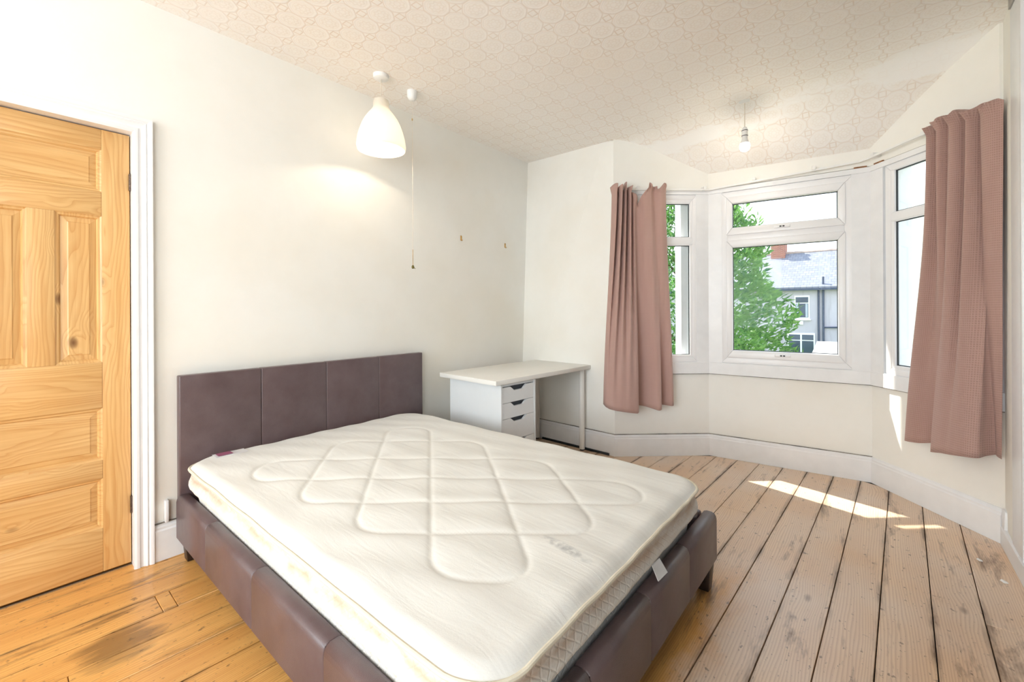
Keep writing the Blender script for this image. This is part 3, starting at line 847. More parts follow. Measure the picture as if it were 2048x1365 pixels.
for z in (1.919, .305):
    hg = MB()
    for k in range(5):
        hg.lathe([(.0, z - .042 + k * .0168), (.006, z - .042 + k * .0168), (.006, z - .0262 + k * .0168), (0, z - .0262 + k * .0168)], (dr + .002, DYF - .004), 10)
    h = wpart(d1, hg, 'hinge', M_HINGE)
    h['label'] = 'dark steel butt hinge'
    wpart(d1, dbox(dr - .003, dr + .006, DYF - .003, DYF + .02, z - .042, z + .042), 'hinge_leaf', M_HINGE)
# lining, stop and architrave
ln_ = thing('trim_door_frame', 'white moulded architrave around the pine door', 'door frame', (0.13, 2.79, 0), kind='structure')
wpart(ln_, MB().box(DX1 - .001, DX1 + .03, yw - .005, yw + .16, 0, DZ1 + .03), 'lining', M_WHITE)
wpart(ln_, MB().box(DX0 - .03, DX0 + .001, yw - .005, yw + .16, 0, DZ1 + .03), 'lining', M_WHITE)
wpart(ln_, MB().box(DX0 - .03, DX1 + .03, yw - .005, yw + .16, DZ1 - .001, DZ1 + .03), 'lining', M_WHITE)
# architrave profile (distance from opening, projection from the wall)
AP = [(0, 0), (0, .014), (.010, .018), (.020, .018), (.026, .013), (.034, .013), (.044, .019), (.050, .024), (.056, .020), (.062, .026), (.070, .028), (.076, .028), (.076, 0)]
def arch(axis):
    k = len(AP); mb = MB()
    if axis == 'R': A, Bp = lambda a, y: (DX1 - .004 + a, yw - y, 0), lambda a, y: (DX1 - .004 + a, yw - y, DZ1 - .004 + a)
    if axis == 'L': A, Bp = lambda a, y: (DX0 + .004 - a, yw - y, 0), lambda a, y: (DX0 + .004 - a, yw - y, DZ1 - .004 + a)
    if axis == 'T': A, Bp = lambda a, y: (DX0 + .004 - a, yw - y, DZ1 - .004 + a), lambda a, y: (DX1 - .004 + a, yw - y, DZ1 - .004 + a)
    mb.add([A(a, y) for a, y in AP] + [Bp(a, y) for a, y in AP], [tuple(range(k)), tuple(range(2 * k - 1, k - 1, -1))] + [(j, (j + 1) % k, k + (j + 1) % k, k + j) for j in range(k)])
    return mb
for ax in 'RLT':
    wpart(ln_, arch(ax), 'architrave', M_WHITE)
ts = MB().box(DX0 + .002, DX1 - .002, 2.868, 2.878, -.010, .004)
tag(ts.build('threshold_strip', M_METAL), 'thin bright metal strip in the gap under the pine door', 'strip')

# ------------------------------------------------------------------ bed frame
BX0, BX1, BY_F, BY_H = .590, 2.135, .560, 2.735
RZ0, RZ1, RW = .120, .330, .066
bed = thing('bed_frame', 'brown faux leather double bed frame with stitched headboard', 'bed', ((BX0 + BX1) / 2, 1.65, 0))
# headboard: four stitched panels on one board
HX0, HX1 = .606, 2.166
hbo = wpart(bed, MB().box(HX0 + .012, HX1 - .012, BY_H + .012, BY_H + .048, .18, .925), 'headboard', M_LEATHER, bevel=.008)
for k in range(4):
    xa = HX0 + (HX1 - HX0) * k / 4; xb = HX0 + (HX1 - HX0) * (k + 1) / 4
    wpart(bed, MB().box(xa + (.0008 if k else 0), xb - (.0008 if k < 3 else 0), BY_H, BY_H + .050, .170, .938), 'headboard_panel', M_LEATHER, bevel=.0045 if 0 < k < 3 else .006, seg=3)
for k in (1, 2, 3):
    xs_ = HX0 + (HX1 - HX0) * k / 4
    wpart(bed, MB().box(xs_ - .0015, xs_ + .0015, BY_H + .0035, BY_H + .04, .175, .934), 'headboard_seam', M_STITCH)
def rail_section(axis, a0, a1, inner, outer):
    """padded rail piece from a0 to a1 along axis; profile across with a rolled top"""
    sgn = 1 if inner > outer else -1
    w = abs(inner - outer)
    prof = [(0, RZ0), (0, RZ1 - .030), (.003, RZ1 - .016), (.010, RZ1 - .005), (.022, RZ1), (w - .022, RZ1), (w - .010, RZ1 - .005), (w - .003, RZ1 - .016), (w, RZ1 - .03), (w, RZ0)]
    mb = MB(); k = len(prof)
    e = .005
    rows = []
    for t, sh in ((a0, .004), (a0 + e, 0), (a1 - e, 0), (a1, .004)):
        row = []
        for d, z in prof:
            dd = d; zz = z
            if sh:
                dd = d + sh * (1 if d < w / 2 else -1) * (1 if d in (0, w) or d < .02 or d > w - .02 else 0)
                zz = z - sh * (1 if z > RZ0 else 0)
            c = outer + sgn * dd
            row.append((c, t, zz) if axis == 'y' else (t, c, zz))
        rows.append(row)
    for r in rows: mb.v += r
    for i in range(3):
        for j in range(k):
            j2 = (j + 1) % k
            mb.f.append((i * k + j, i * k + j2, (i + 1) * k + j2, (i + 1) * k + j))
    mb.f += [tuple(range(k)), tuple(range(4 * k - 1, 3 * k - 1, -1))]
    return mb
def rail(axis, cuts, inner, outer, nm):
    core = MB()
    lo, hi = min(inner, outer) + .008, max(inner, outer) - .008
    a0, a1 = cuts[0] + .01, cuts[-1] - .01
    if axis == 'y': core.box(lo, hi, a0, a1, RZ0 + .004, RZ1 - .012)
    else: core.box(a0, a1, lo, hi, RZ0 + .004, RZ1 - .012)
    c = wpart(bed, core, nm, M_STITCH)
    for a, b in zip(cuts[:-1], cuts[1:]):
        rail_section(axis, a, b, inner, outer).build('rail_panel', M_LEATHER, c, smooth=True, auto=50)
    return c
rail('y', [BY_F + .004, 1.195, 1.729, 2.263, BY_H - .004], BX0 + RW, BX0, 'side_rail')
rail('y', [BY_F + RW, 1.195, 1.729, 2.263, BY_H - .004], BX1 - RW, BX1, 'side_rail')
rail('x', [BX0 + .004, .985, 1.372, 1.755, BX1], BY_F + RW, BY_F, 'foot_rail')
wpart(bed, MB().box(BX0 + RW, BX1 - RW, BY_F + RW, BY_H, .235, .265), 'slat_base', M_LEGWOOD)
def leg(cx, cy, z1):
    a, b = .036, .026
    return MB().hexa([(cx - b, cy - b, 0), (cx + b, cy - b, 0), (cx + b, cy + b, 0), (cx - b, cy + b, 0)], [(cx - a, cy - a, z1), (cx + a, cy - a, z1), (cx + a, cy + a, z1), (cx - a, cy + a, z1)])
for cx, cy in ((2.072, .600), (.660, .610), (.650, 2.700), (2.072, 2.70)):
    wpart(bed, leg(cx, cy, RZ0 + .01), 'leg', M_LEGWOOD, bevel=.002)

# ------------------------------------------------------------------ mattress
MX_0, MX_1, MY_0, MY_1 = .618, 2.060, .592, 2.722
MZT, MZB = .505, .268
mroot = thing('mattress', 'white quilted double mattress with brown stained border on the bed frame', 'mattress', ((MX_0 + MX_1) / 2, (MY_0 + MY_1) / 2, MZB))
nx, ny = 170, 250
rc = .14
gx = np.linspace(MX_0, MX_1, nx); gy = np.linspace(MY_0, MY_1, ny)
GX, GY = np.meshgrid(gx, gy, indexing='ij')
def round_corners(X, Y, r):
    X = X.copy(); Y = Y.copy()
    for cx, sx in ((MX_0 + r, -1), (MX_1 - r, 1)):
        for cy, sy in ((MY_0 + r, -1), (MY_1 - r, 1)):
            dx = (X - cx) * sx; dy = (Y - cy) * sy
            m = (dx > 0) & (dy > 0)
            l = np.hypot(dx, dy); mm = np.maximum(dx, dy)
            k = np.where(m, mm / np.maximum(l, 1e-9), 1)
            X = np.where(m, cx + sx * dx * k, X); Y = np.where(m, cy + sy * dy * k, Y)
    return X, Y
EX = np.minimum(GX - MX_0, MX_1 - GX); EY = np.minimum(GY - MY_0, MY_1 - GY)
ED = np.minimum(EX, EY)
RX, RY = round_corners(GX, GY, rc)
# quilting stitched in two crossing diagonal families that turn round at a rounded border
def quilt_lines():
    K = 1.22
    Vx = lambda p, q: np.array([(p - q) / (2 * K), (p + q) / 2])
    links = [(1.92, 0), (1.92, -.46), (2.32, -.9), (2.68, -1.35), (3.05, -1.35), (3.45, -.9), (3.93, -.46), (4.40, 0), (4.40, .42), (3.93, .84), (3.45, 1.30), (3.05, 1.30), (2.68, .84), (2.32, .42)]
    def ends(fam, c): return [Vx(*l) for l in links if l[fam] == c]
    pts = []
    for p, q in links:
        A = Vx(p, q); tang = []
        for fam, c in ((0, p), (1, q)):
            o = [e for e in ends(fam, c) if np.hypot(*(e - A)) > 1e-6][0]
            d = o - A; l = np.hypot(*d)
            cut = min(.12, l * .48)
            tang.append(A + d / l * cut)
        u = np.linspace(0, 1, 60)[:, None]
        pts.append((1 - u) ** 2 * tang[0] + 2 * u * (1 - u) * (A + (tang[0] + tang[1] - 2 * A) * .08) + u ** 2 * tang[1])
    for fam in (0, 1):
        for c in sorted(set(l[fam] for l in links)):
            a_, b_ = ends(fam, c); d = b_ - a_; l = np.hypot(*d)
            cut = min(.12, l * .48)
            n = max(4, int(l / .006))
            u = np.linspace(cut / l, 1 - cut / l, n)[:, None]
            w = a_ + d * u
            pts.append(w)
    return np.concatenate(pts)
QP = quilt_lines().astype(np.float32)
FX = RX.ravel().astype(np.float32); FY = RY.ravel().astype(np.float32)
DQ = np.full(FX.shape, 9, np.float32)
for k in range(0, len(QP), 200):
    c = QP[k:k + 200]
    DQ = np.minimum(DQ, ((FX[:, None] - c[None, :, 0]) ** 2 + (FY[:, None] - c[None, :, 1]) ** 2).min(1))
DQ = np.sqrt(DQ).reshape(GX.shape)
cxm, cym = (MX_0 + MX_1) / 2, (MY_0 + MY_1) / 2
dome = .020 * (1 - ((RX - cxm) / .75) ** 2).clip(0) * (1 - ((RY - cym) / 1.1) ** 2).clip(0)
Z = MZT + dome - .0045 * np.exp(-(DQ / .008) ** 2) - .0035 * np.exp(-(DQ / .03) ** 2)
wr_ = np.sin(RX * 34 + RY * 9 + 2 * np.sin(RY * 5)) * .0016 + np.sin(RX * 12 - RY * 17) * .0018
Z = Z + wr_ - .022 * (1 - np.minimum(ED / .05, 1)) ** 2
mt = MB()
mt.v = list(zip(RX.ravel().tolist(), RY.ravel().tolist(), Z.ravel().tolist()))
I = np.arange(nx * ny).reshape(nx, ny)
mt.f = list(zip(I[:-1, :-1].ravel().tolist(), I[1:, :-1].ravel().tolist(), I[1:, 1:].ravel().tolist(), I[:-1, 1:].ravel().tolist()))
wpart(mroot, mt, 'quilted_top', M_MAT, smooth=True, auto=80)
per = [I[i, 0] for i in range(nx)] + [I[nx - 1, j] for j in range(1, ny)] + [I[i, ny - 1] for i in range(nx - 2, -1, -1)] + [I[0, j] for j in range(ny - 2, 0, -1)]
PX = RX.ravel()[per]; PY = RY.ravel()[per]; PZ = Z.ravel()[per]
npn = len(per)
dxp = np.roll(PX, -1) - np.roll(PX, 1); dyp = np.roll(PY, -1) - np.roll(PY, 1)
ll = np.hypot(dxp, dyp); NXp, NYp = dyp / ll, -dxp / ll
arc = np.cumsum(np.hypot(np.roll(PX, -1) - PX, np.roll(PY, -1) - PY))
sd = MB(); rings = 15
for r in range(rings):
    u = r / (rings - 1)
    z = PZ + (MZB - PZ) * u
    bul = .012 * math.sin(math.pi * u) - .010 * u
    pinch = -.010 * math.exp(-((u - .16) / .09) ** 2)
    wv = .003 * np.sin(arc * 31 + 6 * u) * math.sin(math.pi * u) + .0025 * np.sin(arc * 71 - 9 * u) * math.sin(math.pi * u)
    tuck = min(1, max(0, (u - .38) / .24)); tuck = tuck * tuck * (3 - 2 * tuck)
    o_ = bul + pinch + wv * (1 - tuck) * .3 - .037 * tuck
    sd.v += list(zip((PX + NXp * o_).tolist(), (PY + NYp * o_).tolist(), np.broadcast_to(z, PX.shape).tolist()))
for r in range(rings - 1):
    for k in range(npn):
        k2 = (k + 1) % npn
        sd.f.append((r * npn + k, r * npn + k2, (r + 1) * npn + k2, (r + 1) * npn + k))
sd.f.append(tuple((rings - 1) * npn + k for k in range(npn)))
wpart(mroot, sd, 'border', M_MATS, smooth=True, auto=80)
def looptube(xs, ys, zs, r, step=3):
    pts = list(zip(xs[::step], ys[::step], zs[::step])); n = len(pts); mb = MB(); seg = 8
    for i in range(n):
        p = Vector(pts[i]); d = (Vector(pts[(i + 1) % n]) - Vector(pts[i - 1])).normalized()
        a = d.cross(Vector((0, 0, 1))).normalized(); b = d.cross(a)
        for k in range(seg):
            t = 2 * math.pi * k / seg; mb.v.append(tuple(p + a * r * math.cos(t) + b * r * math.sin(t)))
    for i in range(n):
        i2 = (i + 1) % n
        for k in range(seg):
            k2 = (k + 1) % seg; mb.f.append((i * seg + k, i * seg + k2, i2 * seg + k2, i2 * seg + k))
    return mb
wpart(mroot, looptube(PX + NXp * .003, PY + NYp * .003, PZ - .002, .0065), 'piping', M_PIPE, smooth=True)
wpart(mroot, looptube(PX - NXp * .058, PY - NYp * .058, np.full(npn, MZB + .006), .006), 'piping', M_PIPE, smooth=True)
M_LBL = plain('label_pink_print', S(158, 92, 120), 0.7, 0.05, 40)
M_LBW = plain('label_white', S(240, 240, 242), 0.6, 0.02, 40)
def zat(x, y):
    i = int(round((x - MX_0) / (MX_1 - MX_0) * (nx - 1))); j = int(round((y - MY_0) / (MY_1 - MY_0) * (ny - 1)))
    return float(Z[max(0, min(nx - 1, i)), max(0, min(ny - 1, j))])
def patch_on_top(x0, x1, y0, y1, lift):
    c = [(x0, y0), (x1, y0), (x1, y1), (x0, y1)]
    zz_ = [zat(x, y) + lift for x, y in c]
    return MB().hexa([(x, y, z) for (x, y), z in zip(c, zz_)], [(x, y, z + .0012) for (x, y), z in zip(c, zz_)])
lw = wpart(mroot, patch_on_top(.735, .885, 2.615, 2.690, .003), 'label', M_LBW)
lw['label'] = 'white sewn label with pink square'
patch_on_top(.748, .815, 2.625, 2.680, .0045).build('label_print', M_LBL, lw)
ctg = MB().hexa([(1.44, .585, .392), (1.51, .585, .385), (1.515, .560, .345), (1.435, .562, .350)], [(1.44, .588, .394), (1.51, .588, .387), (1.515, .563, .347), (1.435, .565, .352)])
ct = wpart(mroot, ctg, 'care_tag', M_LBW)
ct['label'] = 'small white care tag hanging over the foot rail'

# ------------------------------------------------------------------ desk with drawer unit
dk = thing('desk', 'white laminate desk with round legs in the corner', 'desk', (2.259, 2.040, 0), -0.061)
DL, DW, DZ0, DZ1_ = 1.203, .647, .734, .768
MB().box(0, DL, 0, DW, DZ0, DZ1_).build('table_top', M_DESK, dk, bevel=.0025)
for lx, ly in ((DL - .06, .06), (DL - .06, DW - .06), (.035, .06), (.035, DW - .06)):
    if lx < .1: continue
    lg = MB().lathe([(0, .012), (.0245, .012), (.0245, DZ0), (0, DZ0)], (lx, ly), 24).build('leg', M_DESK, dk, smooth=True)
    MB().lathe([(0, 0), (.019, 0), (.021, .013), (0, .013)], (lx, ly), 20).build('foot', M_BLACKP, lg, smooth=True)
    MB().lathe([(0, DZ0 - .004), (.05, DZ0 - .004), (.05, DZ0 - .0005), (0, DZ0 - .0005)], (lx, ly), 24).build('leg_plate', M_DESK, lg, smooth=True)
cab = thing('drawer_unit', 'white drawer cabinet under the left end of the desk', 'drawer unit', (2.259, 2.040, 0), -0.061)
cx0, cx1, cy0, cy1, cz0, cz1 = .068, .450, .018, .600, 0.0, .727
tk = .016
cb = MB().box(cx0, cx0 + tk, cy0, cy1, cz0, cz1).box(cx1 - tk, cx1, cy0, cy1, cz0, cz1).box(cx0 + tk, cx1 - tk, cy0 + .01, cy1, cz1 - tk, cz1).box(cx0 + tk, cx1 - tk, cy1 - .008, cy1, cz0, cz1 - tk).box(cx0 + tk, cx1 - tk, cy0 + .03, cy1 - .01, .03, .046)
cb.build('carcass', M_CAB, cab, bevel=.001, seg=1)
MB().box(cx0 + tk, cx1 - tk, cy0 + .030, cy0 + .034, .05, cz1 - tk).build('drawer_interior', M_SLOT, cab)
zs = [.708, .592, .476, .310, .180, .050]
for k in range(5):
    z1, z0 = zs[k] - .003, zs[k + 1]
    xa, xb = cx0 + tk + .002, cx1 - tk - .002
    xm = (xa + xb) / 2
    w2, w3, dp = .088, .055, .030
    # front board with a scooped finger notch in its top edge
    prof = [(xa, z0), (xb, z0), (xb, z1), (xm + w2, z1), (xm + w3 + .008, z1 - dp * .6), (xm + w3 - .006, z1 - dp), (xm - w3 + .006, z1 - dp), (xm - w3 - .008, z1 - dp * .6), (xm - w2, z1), (xa, z1)]
    n = len(prof)
    mb = MB()
    mb.add([(x, cy0 + .004, z) for x, z in prof] + [(x, cy0 + .022, z) for x, z in prof],
           [tuple(range(n)), tuple(range(2 * n - 1, n - 1, -1))] + [(j, (j + 1) % n, n + (j + 1) % n, n + j) for j in range(n)])
    mb.build('drawer_front', M_CAB, cab)
cbs = sweep(1, [(-.012, 0.0), (-.012, .020), (0.0, .020), (0.0, 0.0)], .28, 1.02)
tag(cbs.build('cable_trunking', M_BLACKP, bevel=.002), 'black cable strip on the floor against the skirting under the desk', 'cable strip')
cdt = MB().box(.556, .572, YL - .010, YL + WT + .01, .190, .30)
tag(cdt.build('cable_conduit', M_WHITE, bevel=.003), 'short white conduit on the wall beside the headboard', 'conduit')

# ------------------------------------------------------------------ curtains
def catmull(P, n):
    P = np.array(P, float); w = P[:, 0]
    out = []
    ws = np.linspace(w[0], w[-1], n)
    for x in ws:
        k = int(np.clip(np.searchsorted(w, x) - 1, 0, len(w) - 2))
        u = (x - w[k]) / (w[k + 1] - w[k])
        p1, p2 = P[k, 1:], P[k + 1, 1:]
        def tan(i):
            if i == 0: return (P[1, 1:] - P[0, 1:]) / (w[1] - w[0])
            if i == len(w) - 1: return (P[-1, 1:] - P[-2, 1:]) / (w[-1] - w[-2])
            return (P[i + 1, 1:] - P[i - 1, 1:]) / (w[i + 1] - w[i - 1])
        h = w[k + 1] - w[k]
        m1, m2 = tan(k) * h, tan(k + 1) * h
        out.append((2 * u ** 3 - 3 * u * u + 1) * p1 + (u ** 3 - 2 * u * u + u) * m1 + (-2 * u ** 3 + 3 * u * u) * p2 + (u ** 3 - u * u) * m2)
    return np.array(out)
def curtain(name, label, O, E, INW, top, bot, zt_w, zb_w, mat, width, frill=.055, ex=1.0):
    """top/bot: [(w, s, d)], zt_w/zb_w: [(w, z)] heading-tape height and hem height"""
    n = 220
    T_ = catmull(top, n); B_ = catmull(bot, n)
    T_[:, 1] = .085 + (T_[:, 1] - .085) * 1.7; B_[:, 1] = .10 + (B_[:, 1] - .10) * 1.4
    ZT_ = np.array([np.interp(w, [a for a, b in zt_w], [b for a, b in zt_w]) for w in np.linspace(0, 1, n)])
    ZB_ = np.array([np.interp(w, [a for a, b in zb_w], [b for a, b in zb_w]) for w in np.linspace(0, 1, n)])
    k = np.ones(9) / 9
    ZT_ = np.convolve(np.pad(ZT_, 4, 'edge'), k, 'valid'); 
    ts = [-frill, -frill * .8, -frill * .5, -frill * .2, 0.0] 
    rows = []; uvs = []
    e = Vector((E.x, E.y)); nn = Vector((INW.x, INW.y))
    wgrid = np.linspace(0, 1, n)
    for tz in ts:        # standing frill above the tape, flaring outwards
        q = -tz / frill
        fl_ = .018 * q * q
        mid = T_[:, 1].mean()
        D = mid + (T_[:, 1] - mid) * (1 + .8 * q) + .004 * np.sin(wgrid * 160) * q
        s = T_[:, 0] + .010 * q * np.sin(wgrid * 45) + .018 * q * (wgrid - .5)
        lift = 1 + .30 * np.sin(wgrid * 29 + 1) + .22 * np.sin(wgrid * 61)
        rows.append((s, D + fl_ * .3 + .010 * q * np.sin(wgrid * 83 + 2), ZT_ - tz * lift))
    nz = 46
    for r in range(1, nz + 1):
        t = r / nz
        b = t ** ex
        b = b * b * (3 - 2 * b) * .5 + b * .5
        s = T_[:, 0] * (1 - b) + B_[:, 0] * b
        pin = math.exp(-t * 40)
        d = T_[:, 1] * (1 - b) + B_[:, 1] * b
        d = d + .004 * np.sin(wgrid * 37 + t * 5) * math.sin(math.pi * t) 
        z = ZT_ + (ZB_ - ZT_) * t
        rows.append((s, d, z))
    mb = MB()
    for s, d, z in rows:
        for j in range(n):
            p = O + e * float(s[j]) + nn * float(d[j])
            mb.v.append((p.x, p.y, float(z[j])))
    R_ = len(rows)
    for r in range(R_ - 1):
        for j in range(n - 1):
            a = r * n + j; mb.f.append((a, a + 1, a + n + 1, a + n))
    root = thing(name, label, 'curtain', tuple(O + e * .25 + nn * .1) + (0.42,), group='curtains in the bay')
    o = wpart(root, mb, 'cloth', mat, smooth=True, auto=75)
    me = o.data
    uvl = me.uv_layers.new(name='UVMap')
    co = np.zeros(len(me.loops), np.int32); me.loops.foreach_get('vertex_index', co)
    U = (co % n) / (n - 1) * width; Vv = np.array([v[2] for v in mb.v])[co]
    uvl.data.foreach_set('uv', np.stack([U, Vv], 1).astype(np.float32).ravel())
    so2 = o.modifiers.new('thickness', 'SOLIDIFY'); so2.thickness = .0022; so2.offset = 0
    # hem band: a slightly proud double layer along the bottom
    hm = MB()
    s, d, z = rows[-1]; s_, d_, z_ = rows[-3]
    return root, o, rows
def vin(i):
    n = outn(PATH[i], PATH[i + 1]); return Vector((-n.x, -n.y))
eL = (B1 - W0).normalized(); nL = vin(2)
topL = [(0, -.025, .06), (.05, .000, .105), (.09, .018, .06), (.13, .040, .115), (.17, .062, .055), (.21, .078, .105), (.26, .100, .055), (.30, .118, .105), (.35, .138, .055), (.40, .150, .085), (.46, .180, .075), (.52, .205, .080), (.58, .235, .100), (.66, .285, .098), (.74, .325, .085), (.82, .365, .105), (.90, .405, .095), (.96, .430, .075), (1, .442, .05)]
botL = [(0, -.118, .095), (.06, -.105, .135), (.15, -.050, .165), (.25, .035, .175), (.34, .105, .165), (.40, .150, .145), (.435, .172, .115), (.46, .165, .075), (.49, .178, .055), (.55, .225, .060), (.61, .275, .090), (.68, .325, .125), (.74, .362, .120), (.78, .378, .085), (.81, .385, .060), (.87, .420, .070), (.94, .460, .095), (1, .487, .080)]
zL = [(0, 2.245), (.36, 2.255), (.40, 2.21), (.46, 2.13), (.52, 2.12), (.56, 2.20), (.585, 2.25), (1, 2.245)]
zLb = [(0, .475), (.1, .45), (.30, .425), (.40, .410), (.44, .415), (.47, .455), (.58, .445), (.70, .425), (.78, .435), (.82, .455), (1, .452)]
cL, cloL, rowsL = curtain('curtain', 'plain dusty pink curtain hanging left of the bay beside the desk', W0, eL, nL, topL, botL, zL, zLb, M_CURT_L, 1.15)
eR = (B2 - B3).normalized(); nR = vin(4)
topR = [(0, -.082, .075), (.06, -.045, .095), (.12, -.005, .095), (.17, .010, .075), (.21, .015, .045), (.26, .040, .085), (.31, .060, .10), (.36, .080, .085), (.40, .088, .045), (.45, .110, .09), (.51, .140, .105), (.57, .170, .085), (.61, .178, .045), (.66, .200, .085), (.72, .225, .10), (.78, .250, .075), (.83, .262, .05), (.89, .290, .085), (.95, .312, .085), (1, .330, .055)]
botR = [(0, -.045, .060), (.07, -.020, .055), (.13, -.002, .050), (.17, .000, .085), (.20, -.018, .130), (.26, .030, .150), (.36, .090, .155), (.46, .155, .150), (.54, .205, .140), (.60, .245, .125), (.635, .262, .100), (.66, .262, .062), (.70, .285, .050), (.76, .325, .050), (.82, .365, .075), (.88, .410, .095), (.94, .450, .095), (1, .478, .080)]
zR = [(0, 2.275), (.2, 2.300), (.45, 2.305), (.7, 2.315), (.9, 2.305), (1, 2.29)]
zRb = [(0, .470), (.13, .480), (.18, .470), (.24, .462), (.45, .440), (.60, .415), (.64, .415), (.66, .450), (.76, .442), (.84, .425), (1, .412)]
cR, cloR, rowsR = curtain('curtain', 'dusty pink waffle weave curtain hanging at the right end of the bay', B3, eR, nR, topR, botR, zR, zRb, M_CURT_R, 1.35, ex=1.35)
# rail that follows the bay
cr = thing('curtain_rail', 'thin white curtain rail running round the bay above the windows', 'curtain rail', (3.7, .6, 2.30))
pts = []
def railpt(i, s, d, z):
    f, ln = seglocal(i); return f(s, -d, z)
rp = [railpt(2, 0.0, .055, 2.292), railpt(2, .45, .05, 2.292), railpt(2, l2 - .06, .045, 2.292), railpt(2, l2 - .015, .043, 2.293), railpt(3, .05, .040, 2.295), railpt(3, .6, .040, 2.318), railpt(3, l3 - .06, .040, 2.338), railpt(4, .05, .045, 2.345), railpt(4, .35, .05, 2.352), railpt(4, l4 + .015, .055, 2.352)]
def ribbon(path, w, h):
    mb = MB(); n = len(path)
    for i, p in enumerate(path):
        p = Vector(p); d = Vector(path[min(i + 1, n - 1)]) - Vector(path[max(i - 1, 0)]); d.z = 0; d.normalize()
        a = Vector((-d.y, d.x, 0))
        for sx, sz in ((-1, -1), (1, -1), (1, 1), (-1, 1)): mb.v.append(tuple(p + a * w * .5 * sx + Vector((0, 0, h * .5 * sz))))
    for i in range(n - 1):
        for k in range(4):
            k2 = (k + 1) % 4; mb.f.append((i * 4 + k, i * 4 + k2, i * 4 + 4 + k2, i * 4 + 4 + k))
    mb.f += [(3, 2, 1, 0), tuple(n * 4 - 4 + k for k in range(4))]
    return mb
wpart(cr, ribbon(rp, .012, .014), 'track', M_PLAST)
for (i, s) in ((2, .20), (2, l2 - .05), (3, .35), (3, .75), (4, .08), (4, .45), (4, l4 - .02)):
    f, ln = seglocal(i)
    zz = {2: 2.30, 3: 2.312 + .03 * s, 4: 2.352}[i]
    wpart(cr, fbox(f, s - .012, s + .012, -.055, .012, zz - .008, zz + .02), 'bracket', M_PLAST, bevel=.003)
for s in (-.012, .008, .03):
    p = B3 + eR * s + nR * .06
    wpart(cr, MB().box(p.x - .006, p.x + .006, p.y - .006, p.y + .006, 2.335, 2.372), 'glider', M_PLAST, bevel=.002)
for (i, s) in ((2, l2 - .10), (3, .02), (3, l3 - .09), (4, .04)):
    f, ln = seglocal(i)
    zz = HEAD1 - .004
    tg = fbox(f, s - .0, s + .075, -.004, .008, zz - .010, zz + .004)
    tag(tg.build('trim_timber_gap', M_RUST), {(2, 1): ''}.get((i, 1)) or 'bare brown timber showing in the gap over the bay head boards', 'trim', group='bare timber gaps over the bay windows', kind='structure')

# ------------------------------------------------------------------ lamps
def disc_rose(root, c, z, r, h):
    return wpart(root, MB().lathe([(0, z), (r, z), (r, z - h * .55), (r * .93, z - h * .85), (r * .6, z - h), (0, z - h)], c, 36), 'ceiling_rose', M_PLAST, smooth=True)
c1 = (1.635, 2.481)
p1 = thing('pendant_lamp', 'lit white bell shaped pendant lamp above the bed', 'lamp', (c1[0], c1[1], 2.32))
disc_rose(p1, c1, 2.833, .050, .045)
wpart(p1, MB().tube([(c1[0], c1[1], 2.79), (c1[0], c1[1], 2.62)], .003, 8), 'cord', M_CORD, smooth=True)
prof = [(.036, 2.658), (.046, 2.652), (.050, 2.635), (.050, 2.604), (.060, 2.585), (.082, 2.558), (.106, 2.522), (.124, 2.485), (.138, 2.445), (.149, 2.405), (.155, 2.370), (.157, 2.346), (.154, 2.328)]
inn = [(r - .004, z) for r, z in prof][::-1]
wpart(p1, MB().lathe(prof + [(.151, 2.325)] + inn[0:-1] + [(.032, 2.654), (.036, 2.658)], c1, 56), 'lamp_shade', M_SHADE, smooth=True)
wpart(p1, MB().lathe([(0, 2.625), (.018, 2.625), (.02, 2.57), (.016, 2.55), (0, 2.55)], c1, 20), 'lamp_holder', M_PLAST, smooth=True)
wpart(p1, MB().lathe([(0.001, 2.405), (.012, 2.408), (.024, 2.418), (.030, 2.437), (.029, 2.458), (.020, 2.49), (.014, 2.52), (.013, 2.55), (0, 2.55)], c1, 24), 'bulb', M_BULB, smooth=True)
def point(name, loc, e, col, r):
    l = bpy.data.lights.new(name, 'POINT'); l.energy = e; l.color = col; l.shadow_soft_size = r
    o = bpy.data.objects.new(name, l); COL.objects.link(o); o.location = loc; return o
pl1 = point('pendant_bulb_light', (c1[0], c1[1], 2.385), 4.5, (1.0, .85, .66), .02)
c2 = (3.486, .714)
p2 = thing('bare_bulb_pendant', 'bare lit bulb on a short flex hanging in the bay', 'lamp', (c2[0], c2[1], 2.41))
disc_rose(p2, c2, 2.80, .050, .042)
wpart(p2, MB().tube([(c2[0], c2[1], 2.77), (c2[0] + .003, c2[1], 2.68), (c2[0], c2[1], 2.58)], .003, 8), 'cord', M_CORD, smooth=True)
wpart(p2, MB().lathe([(0, 2.585), (.012, 2.583), (.018, 2.572), (.020, 2.560), (.020, 2.513), (0, 2.513)], c2, 24), 'lamp_holder', M_PLAST, smooth=True)
for z in (2.558, 2.520):
    wpart(p2, MB().lathe([(.0195, z - .002), (.0212, z - .002), (.0212, z + .002), (.0195, z + .002), (.0195, z - .002)], c2, 24), 'holder_ring', M_GASKET, smooth=True)
wpart(p2, MB().lathe([(.018, 2.513), (.019, 2.50), (.024, 2.482), (.031, 2.468), (.0315, 2.466)], c2, 28), 'bulb_base', M_PLAST, smooth=True)
wpart(p2, MB().lathe([(.0315, 2.466), (.035, 2.450), (.034, 2.434), (.027, 2.418), (.014, 2.409), (.001, 2.407)], c2, 28), 'bulb', M_BULB, smooth=True)
point('bare_bulb_light', (c2[0], c2[1], 2.38), 2.5, (1.0, .88, .72), .03)
c3 = (1.896, 2.496)
ps = thing('pull_switch', 'white ceiling pull switch with a long thin cord', 'switch', (c3[0], c3[1], 1.55))
